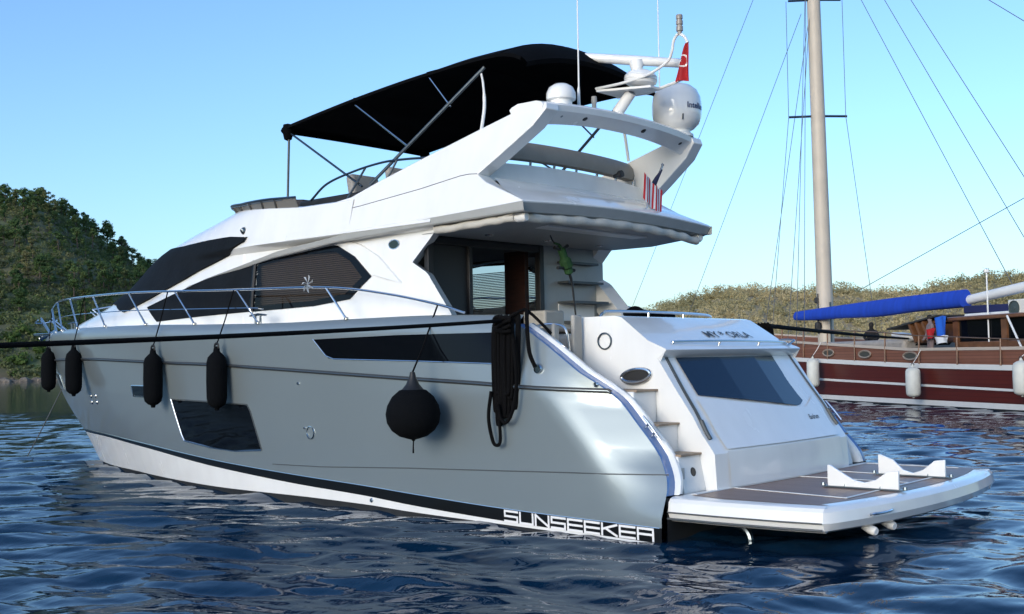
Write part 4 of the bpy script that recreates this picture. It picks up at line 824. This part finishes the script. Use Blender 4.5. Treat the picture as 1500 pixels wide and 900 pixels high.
# mast, spreaders, boom
mast_x=16.45; 
mb=MB(); mb.tube([(mast_x,-GB,1.6),(mast_x+.06,-GB,8),(mast_x+.2,-GB,19),(mast_x+.3,-GB,27)],[.36,.34,.29,.2],18); mast_o=mb.build('mast',MASTM,gul)
for z,wd in((12.62,.95),(17.95,.85)):
    mb=MB(); mb.tube([(mast_x+.12-.30,-GB-wd*1.35,z),(mast_x+.12+.0,-GB,z+.03),(mast_x+.12+.30,-GB+wd*1.35,z)],.055,8); mb.build('spreader',DSTEEL,mast_o)
mb=MB(); mb.lathe([(0,.2),(.14,.15),(.17,0),(.12,-.25),(0,-.35)],(mast_x-.1,-GB+.42,3.15),(0,0,1),10); mb.tube([(mast_x-.05,-GB+.38,4.6),(mast_x-.1,-GB+.42,3.3)],.03,6); mb.lathe([(0,.15),(.1,.1),(.1,-.1),(0,-.15)],(mast_x+.02,-GB+.40,4.3),(0,0,1),10); mb.build('mast_block',BLACK,mast_o)
mb=MB(); mb.box((mast_x-.55,-GB+.05,2.9),(.06,.06,2.6)); mb.build('mast_ladder',DSTEEL,mast_o)
mb=MB(); mb.tube([(18.2,-GB,3.70),(5.3,-GB+.5,3.72),(-4,-GB+.9,4.5)],[.14,.17,.17],12); boom=mb.build('boom',WHITE2,gul)
mb=MB(); P=[]
for t in np.linspace(0,1,28):
    x=18.3+(5.35-18.3)*t; hgt=.36+.19*min(1,t*1.6)**.8; zc=3.70+.10*t; yc=-GB+.42+.25*t; sgm=.02*math.sin(t*15)
    P.append([(x,yc+ (.20+.05*t)*np.sign(math.cos(a))*abs(math.cos(a))**.6*(1-.25*math.sin(a)),zc-.02+hgt*.56*math.sin(a)-(.07*math.sin(math.pi*min(1,t*1.1))+sgm if math.sin(a)<-.5 else 0)) for a in np.linspace(0,2*math.pi,14,endpoint=False)])
mb.grid(P,closed=True); mb.poly(P[0][::-1]); mb.poly(P[-1]); mb.build('sail_cover',BLUE,boom,ang=50)
mb=MB(); mb.box((3.9,-GB+.75,3.33),(2.6,.3,.28),ry=-.02); mb.build('folded_awning',mat('navy_canvas',(.008,.012,.07),.8),boom,bevel=.05)
# shrouds and stays
ST_=[((mast_x+.3,-GB,27),(13.88,-.15,2.2)),((mast_x+.3,-GB,24.),(14.6,-.15,2.2)),((mast_x+.25,-GB,19.),(15.4,-.15,2.2)),((mast_x+.52,-GB+1.2,17.95),(mast_x+.5,-GB+1.25,12.62)),((mast_x+.5,-GB+1.25,12.62),(mast_x+.6,-.2,2.3)),((mast_x-.22,-GB-1.2,12.62),(mast_x-.3,-2*GB+.2,2.3)),((mast_x-.22,-GB-1.2,17.95),(mast_x-.22,-GB-1.2,12.62)),((mast_x+.2,-GB,18.5),(mast_x+1.4,-.2,2.4)),
 ((22.79,-GB+.0,19.91),(44.4,-GB,3.45)),((17.82,-GB,17.71),(33.4,-GB,3.4)),
 ((16.7,-GB,24.),(1.1,-GB+.8,4.35)),((16.7,-GB,25.5),(-.6,-GB+.9,4.45)),((16.7,-GB,22.5),(2.9,-GB+.6,4.05)),((13.5,-GB,4.58),(-1.0,-GB+.6,7.6)),((16.7,-GB,23.),(-12,-GB,-.0+2.4))]
mb=MB()
for a,b in ST_: mb.tube([a,b],.014,5)
mb.tube([(16.6,-GB,24.7),(22.79,-GB,19.91)],.014,5); mb.build('rigging_wires',WIRE,mast_o)
mb=MB(); mb.tube([(30,-GB,3.3),(45,-GB,3.45)],[.18,.08],10); mb.build('bowsprit',WOOD,gul)
# foredeck coachroof and deckhouse
mb=MB(); mb.box((12.0,-GB,1.95),(8.0,3.0,.9)); mb.build('coachroof',mat('grey_coachroof',(.33,.30,.27),.6,noise=.1),gul,bevel=.15,seg=3)
mb=MB(); mb.box((7.6,-1.5,2.42),(.9,.4,.12),ry=.1); mb.box((8.6,-1.6,2.54),(1.3,.5,.16),ry=-.1); mb.build('deck_cushion',WHITE2,gul,bevel=.05)
mb=MB(); mb.box((-1.0,-GB,2.05),(11.2,3.4,.36)); hs=mb.build('deckhouse',WOOD,gul,bevel=.02)
mb=MB(); mb.box((-1.0,-GB,3.02),(11.6,3.7,.14)); mb.build('roof',WOOD,hs,bevel=.03)
mb=MB(); mb.box((0.6,-GB,3.13),(7.4,3.0,.10)); mb.build('roof_top',WHITE2,hs,bevel=.03)
for x in(4.5,1.95,-.3,-2.6,-4.9,-6.4): mb=MB(); mb.box((x,-.93,2.60),(.28,.10,.78)); mb.box((x,-2*GB+.93,2.60),(.28,.10,.78)); mb.build('window_post',WOOD,hs)
for x0,x1 in((1.95,4.5),(-.3,1.95),(-2.6,-.3),(-4.9,-2.6)): [(lambda m_:(m_.box(((x0+x1)/2,yw,2.60),(x1-x0-.28,.03,.76)),m_.build('window',DGLASS,hs)))(MB()) for yw in(-.96,-2*GB+.96)]
mb=MB(); mb.box((4.58,-GB,2.6),(.05,3.2,.78)); mb.build('front_window',DGLASS,hs)
mb=MB()
for k in range(4): mb.box((6.9-.42*k,-1.2,2.62),(.12,.9,.85),ry=.55)
mb.build('sloping_windscreen_post',WOOD,hs)
mb=MB(); mb.box((6.3,-1.6,2.55),(1.5,1.4,.02),ry=.55); mb.build('sloping_windscreen',DGLASS,hs)
mb=MB(); mb.box((6.9,-1.6,2.98),(3.2,1.8,.06),ry=.12); mb.build('canvas_awning',mat('dark_awning',(.03,.03,.03),.85),gul)
mb=MB(); mb.box((1.55,-1.25,3.25),(.85,.35,.56)); ac=mb.build('air_conditioner',mat('ac_casing',(.68,.66,.60),.5),gul,bevel=.03)
mb=MB(); mb.lathe([(.25,.0),(.25,.03),(.23,.03),(.22,-.0),(.07,.015),(.06,.03),(0,.03)],(1.66,-1.07,3.25),(0,1,0),24); mb.build('fan_grille',mat('grille_dark',(.05,.07,.07),.5),ac)
mb=MB(); mb.tube([(2.75,-.9,2.2),(2.75,-.9,4.5)],.025,6); mb.lathe([(0,.12),(.09,.08),(.09,-.02),(0,-.05)],(2.75,-.9,4.5),(0,0,1),10); mb.build('light_pole',WHITE2,gul)
mb=MB(); mb.tube([(1.4,-.6,3.0),(.2,-.2,1.9)],.035,6); mb.build('deck_pole',WHITE2,gul)
def gp(x,y,z): return tuple(GO+GF*x+np.array((-GF[1],GF[0],0))*y+np.array((0,0,z)))
GR=math.atan2(GF[1],GF[0])
# fenders on the gulet
WF=mat('white_fender_vinyl',(.62,.62,.56),.5,noise=.08,nscale=4)
def fender(name,label,cat,top,h,r,m,rope_to,group,rope_m=None):
    e=empty(name,label,cat,top,group); mb=MB()
    mb.lathe([(0,.06),(.03,.06),(.045,.02),(.05,-.02),(r*.55,-.05),(r*.85,-.10),(r*.98,-.18),(r*1.01,-h*.5),(r*.98,-h+.16),(r*.86,-h+.08),(r*.5,-h+.03),(.04,-h+.02),(.03,-h-.02),(0,-h-.02)],(0,0,0),(0,0,1),20); b=mb.build('body',m,e,ang=60)
    mb=MB(); mb.tube([(.05*math.cos(t),0,.06+.05*math.sin(t)) for t in np.linspace(0,6.28,10)][:-1],.014,6,closed=True); mb.build('eye',BLACK,b)
    mb=MB(); d=np.array(rope_to)-np.array(top); mb.tube([(0,0,.08),tuple(d*.5+np.array((.004,0,0))),tuple(d)],.010,6); mb.build('rope',rope_m or ROPE,e); return e
for x,z,l_ in((12.35,1.75,'white fender on the gulet hull, half hidden by the yacht stern'),(5.3,1.42,'white fender hanging amidships on the red gulet hull'),(-.35,1.62,'white fender at the right edge of the photo on the gulet')):
    fender('white_fender',l_,'fender',gp(x,.30,z),1.08 if x<12 else 1.2,.25,WF,gp(x,-.08,float(gsh(x))+.1),'white fenders on the gulet',WCLOTH)
# laundry and people on the gulet
def cloth(name,label,cat,x,y,z,w_,h_,m,tilt=0):
    P=[]
    for i in range(9):
        u=i/8; P.append([(( u-.5)*w_*(1-.25*v*abs(tilt))+tilt*v*h_*.5,.05*math.sin(u*9+v*2),-v*h_+.03*math.sin(u*5)) for v in np.linspace(0,1,10)])
    mb=MB(); mb.grid(P); mb.grid([[(a,b-.015,c) for a,b,c in r] for r in P],flip=True); o=mb.build(name,m,None,ang=60); o.location=gp(x,y,z); o.rotation_euler.z=GR; return tag(o,label,cat)
cloth('blue_towel','bright blue towel hanging beside the gulet deckhouse window','towel',4.85,-.55,3.12,.62,.78,mat('blue_towel',(.01,.10,.50),.9))
cloth('red_shirt','small red cloth hanging under the blue towel on the gulet','cloth',5.35,-.50,2.72,.50,.36,RED,.3)
cloth('white_cloth','white cloth lying below the blue towel on the gulet','cloth',4.75,-.50,2.45,.75,.26,WCLOTH)
def person(label,loc,joints,edges,m,rz,head,hair):
    me=bpy.data.meshes.new('person'); me.from_pydata([j[0] for j in joints],edges,[]); me.materials.append(m); o=bpy.data.objects.new('person',me); COL.objects.link(o)
    md=o.modifiers.new('skin','SKIN'); 
    for i,j in enumerate(joints): v=me.skin_vertices[0].data[i]; v.radius=(j[1],j[1]*(j[2] if len(j)>2 else 1)); v.use_root=(i==0)
    s=o.modifiers.new('sub','SUBSURF'); s.levels=2; s.render_levels=2; o.location=loc; o.rotation_euler.z=rz; tag(o,label,'person')
    mb=MB(); mb.lathe([(0,.125),(.05,.118),(.088,.08),(.10,.02),(.095,-.02),(.07,-.04)],head,(0,0,1),14); mb.build('hair',hair,o); return o
HAIR=mat('dark_hair',(.01,.008,.007),.8); SKIN=mat('skin',(.35,.19,.13),.6)
# crouching figure in black on the foredeck
J=[((0,0,.22),.15,1.2),((.05,0,.45),.17,1.1),((.12,0,.62),.15,1.2),((.16,0,.73),.06),((.20,0,.84),.095),((.20,0,.93),.085),
   ((.12,.19,.60),.075),((.28,.28,.40),.06),((.42,.20,.30),.05),((.50,.16,.27),.045),((.12,-.19,.60),.075),((.28,-.28,.40),.06),((.42,-.20,.30),.05),((.50,-.16,.27),.045),
   ((.05,.12,.18),.11),((.36,.17,.36),.09),((.22,.16,.06),.06),((.36,.17,.03),.045),((.05,-.12,.18),.11),((.36,-.17,.36),.09),((.22,-.16,.06),.06),((.36,-.17,.03),.045)]
E_=[(0,1),(1,2),(2,3),(3,4),(4,5),(2,6),(6,7),(7,8),(8,9),(2,10),(10,11),(11,12),(12,13),(0,14),(14,15),(15,16),(16,17),(0,18),(18,19),(19,20),(20,21)]
BLK=mat('black_clothes',(.008,.008,.009),.9)
person('person in black crouching on the gulet foredeck','',J,E_,BLK,0,(.20,0,.90),HAIR) if False else person('person in black crouching on the gulet foredeck',gp(11.7,-2.0,2.14),J,E_,BLK,GR+2.6,(.19,0,.89),HAIR)
J2=[((0,0,.95),.15,1.2),((0,0,1.2),.15,1.2),((0,0,1.42),.15,1.3),((0,0,1.53),.055),((.02,0,1.63),.09),((.02,0,1.72),.08),
    ((0,.21,1.42),.07),((.03,.27,1.15),.055),((.15,.25,.95),.045),((.22,.22,.90),.04),((0,-.21,1.42),.07),((.03,-.27,1.15),.055),((.15,-.25,.95),.045),((.22,-.22,.90),.04),
    ((0,.11,.88),.10),((.03,.12,.48),.075),((0,.12,.09),.05),((.14,.13,.04),.045),((0,-.11,.88),.10),((.03,-.12,.48),.075),((0,-.12,.09),.05),((.14,-.13,.04),.045)]
person('person in a grey-mauve shirt standing beside the gulet deckhouse',gp(5.75,-.75,1.42),J2,E_,mat('mauve_shirt',(.20,.155,.155),.9),GR+1.3,(.015,0,1.68),HAIR)
# ------------------------------------------------------------ fenders on the yacht
def yfender(x,ztop,label,rt,h=.86,r=.15):
    y=float(hb(x,ztop-.3)); y2=float(hb(x,ztop-.75)); yy_=max(y,y2)+r+.02
    fender('cylinder_fender',label,'fender',(x,yy_,ztop),h,r,FENDER,rt,'black fenders along the port side of the yacht')
def rp(x): # point on the bow rail
    for i in range(len(line)-1):
        if line[i][0]<=x<=line[i+1][0]:
            t=(x-line[i][0])/(line[i+1][0]-line[i][0]); return tuple(np.array(line[i])*(1-t)+np.array(line[i+1])*t)
    return tuple(np.array(bowtip[0]))
FX=[(7.62,2.13,'black fender hanging above the large hull window','7'),(9.55,2.14,'black fender beside the small hull window of the yacht','9'),(13.35,2.27,'black fender near the bow, second from the stem',''),(16.35,2.3,'black fender hanging at the very bow of the yacht','')]
for x,zt,l_,_ in FX: yfender(x,zt,l_,rp(x-.1))
bf=empty('ball_fender','large round black ball fender hanging amidships on the yacht','fender',(3.20,2.92,1.62)); mb=MB()
mb.lathe([(.0,.0),(.05,-.005),(.07,-.03),(.20,-.06),(.31,-.15),(.385,-.28),(.41,-.40),(.39,-.53),(.32,-.64),(.21,-.72),(.09,-.755),(.03,-.77),(.02,-.79),(0,-.79)],(0,0,.0),(0,0,1),30); mb.v=[(x*.80,y*.80,z*.83+.0) for x,y,z in mb.v]; bo=mb.build('body',FENDER,bf,ang=60)
mb=MB(); mb.lathe([(.0,.17),(.03,.165),(.045,.10),(.08,.02),(.13,-.04),(.17,-.07)],(0,0,0),(0,0,1),16); mb.build('neck',BLACK,bo)
mb=MB(); d=np.array(line[1])-np.array((3.20,2.92,1.62)); mb.tube([(0,0,.16),tuple(d*.45+np.array((0,.03,0))),tuple(d)],.011,6); mb.build('rope',ROPE,bf)
mb=MB(); mb.tube([(0,0,-.64),(.005,0,-.72),(0,.005,-.80)],[.008,.008,.012],6); mb.build('tail',ROPE,bf)
# ------------------------------------------------------------ ropes
def rope_mb(pts,r): mb=MB(); mb.tube(pts,r,8); return mb
# coil of black rope hung over the gunwale at the quarter
mb=MB(); 
for k in range(13):
    dx=(k-6)*.021+random.uniform(-.01,.01); y=2.50+random.uniform(-.0,.075); zb=1.28+random.uniform(-.12,.25); zt=2.40+random.uniform(-.03,.03); w_=random.uniform(.03,.055); cx=2.03+dx
    mb.tube(sm([(cx-w_,y,zt-.12),(cx-.01,y-.03,zt),(cx+w_,y+.01,zt-.12),(cx+w_+.01,y+.02,(zt+zb)/2),(cx+w_*.9+.02,y,zb+.06),(cx+.02,y+.01,zb),(cx-w_*.8+.02,y,zb+.06),(cx-w_,y+.015,(zt+zb)/2)],4),.023,6,closed=True)
for k in range(5): mb.tube([(1.90+.26*t,2.60+.06*math.sin(math.pi*t),2.36+.05*math.sin(3*t+k)-.02*k) for t in np.linspace(0,1,7)],.023,6)
mb.tube(sm([(2.22,2.60,1.55),(2.25,2.62,1.25),(2.20,2.61,.98),(2.13,2.61,.93),(2.08,2.61,1.0),(2.10,2.61,1.3)],6),.021,6)
mb.tube(sm([(1.85,2.62,2.2),(1.80,2.63,1.7),(1.84,2.64,1.38),(1.95,2.64,1.20),(2.06,2.62,1.24),(2.1,2.62,1.4)],6),.021,6)
tag(mb.build('rope_coil',ROPE,None,ang=180),'thick coil of black rope hanging over the quarter of the yacht','rope')
# mooring line from the quarter out past the left edge of the frame
mb=MB(); mb.tube(sag((2.0,2.62,2.36),(1.05,11.6,2.0),.04,40),.021,8); tag(mb.build('mooring_rope',ROPE,None),'black mooring rope stretched from the yacht quarter out to the left edge','rope')
mb=MB(); mb.tube(sm([(2.0,2.60,2.37),(1.86,2.5,2.46),(1.80,2.42,2.47),(1.6,2.38,2.30),(1.55,2.3,2.2)],6),.02,6); mb.tube(sm([(1.78,2.45,2.47),(1.72,2.52,2.30),(1.66,2.56,2.0),(1.60,2.53,1.82)],6),.024,6); tag(mb.build('rope_tail',ROPE,None),'black rope end knotted over the quarter beside the thick coil','rope')
mb=MB(); mb.tube(sag((1.50,-2.45,2.34),gp(8.0,-1.3,2.42),.02,40),.035,8); tag(mb.build('mooring_rope',ROPE,None),'black mooring rope stretched from the yacht across to the gulet','rope')
mb=MB()
for k in range(7):
    c=1.42+.05*k+random.uniform(-.01,.01); zb=1.95+random.uniform(-.08,.08); mb.tube(sm([(c-.03,-2.50,2.28),(c,-2.44,2.36),(c+.03,-2.52,2.28),(c+.04,-2.55,zb+.1),(c,-2.55,zb),(c-.04,-2.55,zb+.1)],4),.024,6,closed=True)
tag(mb.build('rope_coil',ROPE,None,ang=180),'coil of black rope on the far side of the yacht stern','rope')
# anchor line from the stem
mb=MB(); mb.tube([(16.95,.25,1.60),(17.5,.55,.5),(17.9,.75,-.2)],.012,6); tag(mb.build('anchor_chain',LINE,None),'thin anchor chain running from the bow pocket down into the water','chain')
# black bundle on the seat back
mb=MB(); mb.lathe([(0,.0),(.14,.02),(.16,.06),(.10,.11),(.05,.14),(0,.15)],(1.62,.55,2.41),(0,0,1),10); mb.box((1.62,.28,2.455),(.16,.5,.09)); mb.box((1.6,-.1,2.44),(.12,.3,.06)); tag(mb.build('folded_cover',BCLOTH,None,bevel=.02),'folded black cover lying on top of the yacht transom','cover')
# hanging ornament in the cockpit
e=empty('hanging_ornament','green lizard-shaped ornament with dark limbs hanging in the cockpit','ornament',(2.9,.45,3.40)); 
mb=MB(); mb.tube(sm([(0,.12,.06),(0,.02,.04),(0,-.03,-.02),(0,-.10,-.16),(0,-.16,-.27),(0,-.19,-.35)],4),[.015]*4+[.02]*4+[.055]*4+[.085]*4+[.06]*4+[.025],10); mb.build('body',GREEN,e)
mb=MB()
for y0,z0,y1,z1 in((-.02,-.03,.12,.0),(-.05,-.02,-.17,.04),(-.12,-.27,.06,-.27),(-.17,-.27,-.30,-.29)): mb.tube([(0,y0,z0),(0,(y0+y1)/2,(z0+z1)/2+.005),(0,y1,z1)],[.026,.018,.024],7)
mb.tube(sm([(0,-.17,-.30),(0,-.24,-.45),(0,-.28,-.7),(0,-.31,-.92)],5),[.022]*5+[.015]*5+[.013]*5+[.012],7); mb.build('limb',BLACK,e)
mb=MB(); mb.tube([(0,.12,.06),(0,.16,.10),(0,.2,.16)],.010,6); mb.build('hook',BLACK,e)
# pinwheel on the bow rail
e=empty('pinwheel','small white pinwheel fixed to the bow rail by the saloon window','pinwheel',rp(5.72)); mb=MB()
for k in range(7):
    a=6.283*k/7; mb.prism([(0,.03,.05),(.10*math.cos(a)-.03*math.sin(a),.03,.05+.10*math.sin(a)+.03*math.cos(a)),(.125*math.cos(a),.035,.05+.125*math.sin(a)),(.05*math.cos(a+.5),.045,.05+.05*math.sin(a+.5))],(0,.006,0))
mb.build('vanes',WCLOTH,e); mb=MB(); mb.tube([(0,0,0),(0,.03,.05)],.008,6); mb.build('stem',STEEL,e)
# cradles for the tender
for y,x0,l_ in((.68,-1.0,'near white tender cradle with a shallow V, nearest the stern steps'),(-.80,-.92,'farther white tender cradle with a deep V, towards the starboard side')):
    e=empty('tender_cradle',l_,'cradle',(x0,y,.463)); mb=MB(); d=.0 if y>0 else .03
    mb.prism([(0,.02,.01),(0,.02,.235),(-.03,.02,.235),(-.18,.02,.15+d),(-.30,.02,.085-d*.6),(-.42,.02,.065-d),(-.54,.02,.095-d*.6),(-.68,.02,.19),(-.80,.02,.205),(-.80,.02,.01)][::-1],(0,-.035,0)); mb.build('chock',WHITE,e,bevel=.006)
    mb=MB(); mb.box((-.4,0,.006),(.9,.09,.012)); [mb.lathe([(0,.03),(.02,.03),(.025,.0)],(xx,.0,.012),(0,0,1),8) for xx in(-.86,.06,-.2,-.6)]; mb.build('foot_plate',DSTEEL,e)
# flags
def flag(name,label,pts,fn,m,loc=(0,0,0)):
    mb=MB(); mb.grid(pts); mb.grid([[(a-.004,b,c-.004) for a,b,c in r] for r in pts],flip=True); o=mb.build(name,m,None,ang=180); tag(o,label,'flag'); return o
def red_flag_mat():
    return RED
P=[]
for i in range(13):
    v=i/12; row=[]
    for j in range(9):
        u=j/8; wd=.05+.21*v**.8; row.append((1.45+.02*v-.02*math.sin(v*3)+.02*math.sin(u*9+v*4)+(u*.10*v),-.60+.05*math.sin(u*11+1)*v,6.10-.50*v+ (u-.0)*0+0))
        row[-1]=(1.27+u*wd-.02*v-.12*v*0,-.30+.04*math.sin(u*10+v*2)*(.3+v),6.02-.50*v+.03*u*v)
    P.append(row)
fl_=flag('ensign','small red flag with a white crescent and star flying from the radar mast','',None,RED) if False else flag('red_flag','small red flag with a white crescent and star flying from the radar mast',P,None,RED)
mb=MB(); 
def fp(u,v,o=.006):
    wd=.05+.21*v**.8; b=(1.27+u*wd-.02*v-.12*v*0,-.30+.04*math.sin(u*10+v*2)*(.3+v),6.02-.50*v+.03*u*v); return (b[0]-o*.3,b[1]+o,b[2])
cr=[]
for a in np.linspace(.6,5.68,14): cr.append((.55+.34*math.cos(a),.47+.17*math.sin(a)))
ci=[(.62+.26*math.cos(a),.47+.135*math.sin(a)) for a in np.linspace(.75,5.53,14)][::-1]
for i in range(13): mb.poly([fp(*cr[i]),fp(*cr[i+1]),fp(*ci[12-i]),fp(*ci[13-i])])
st_=[(.72+(.10 if k%2==0 else .04)*math.cos(k*.628),.47+(.055 if k%2==0 else .022)*math.sin(k*.628)) for k in range(10)]
for k in range(10): mb.poly([fp(.72,.47),fp(*st_[k]),fp(*st_[(k+1)%10])])
mb.build('crescent_and_star',WCLOTH,fl_)
# striped flag on a raked staff at the flybridge edge
e=empty('striped_flag','furled red and white striped flag on a staff at the flybridge edge','flag',(2.30,-.80,3.87))
mb=MB(); mb.tube([(0,.12,0),(-.06,-.02,.40),(-.12,-.18,.72)],.014,8); mb.lathe([(0,.03),(.025,0),(0,-.03)],(-.12,-.18,.73),(0,0,1),8); mb.build('staff',STEEL,e)
fw_=MB(); fr_=MB(); fb_=MB(); N=13
def sp(u,v): return (-.08+.012*math.sin(u*12+v),.44*(u-.5)+.03*v,.42-.36*v+.10*u-.05*math.cos(u*3)+.02*math.sin(u*20))
for k in range(N):
    for j in range(6):
        q=[sp(k/N,j/6),sp((k+1)/N,j/6),sp((k+1)/N,(j+1)/6),sp(k/N,(j+1)/6)]; ((fr_ if k%2==0 else fw_)).poly(q)
fr_.build('red_stripes',mat('bright_red_cloth',(.62,.025,.03),.75),e,ang=180); fw_.build('white_stripes',WCLOTH,e,ang=180)
fb_=MB(); fb_.tube([(-.07,-.02,.44),(-.09,-.08,.54),(-.12,-.16,.66)],[.04,.03,.012],8); fb_.build('canton',mat('flag_blue',(.015,.02,.06),.8),e,ang=180)
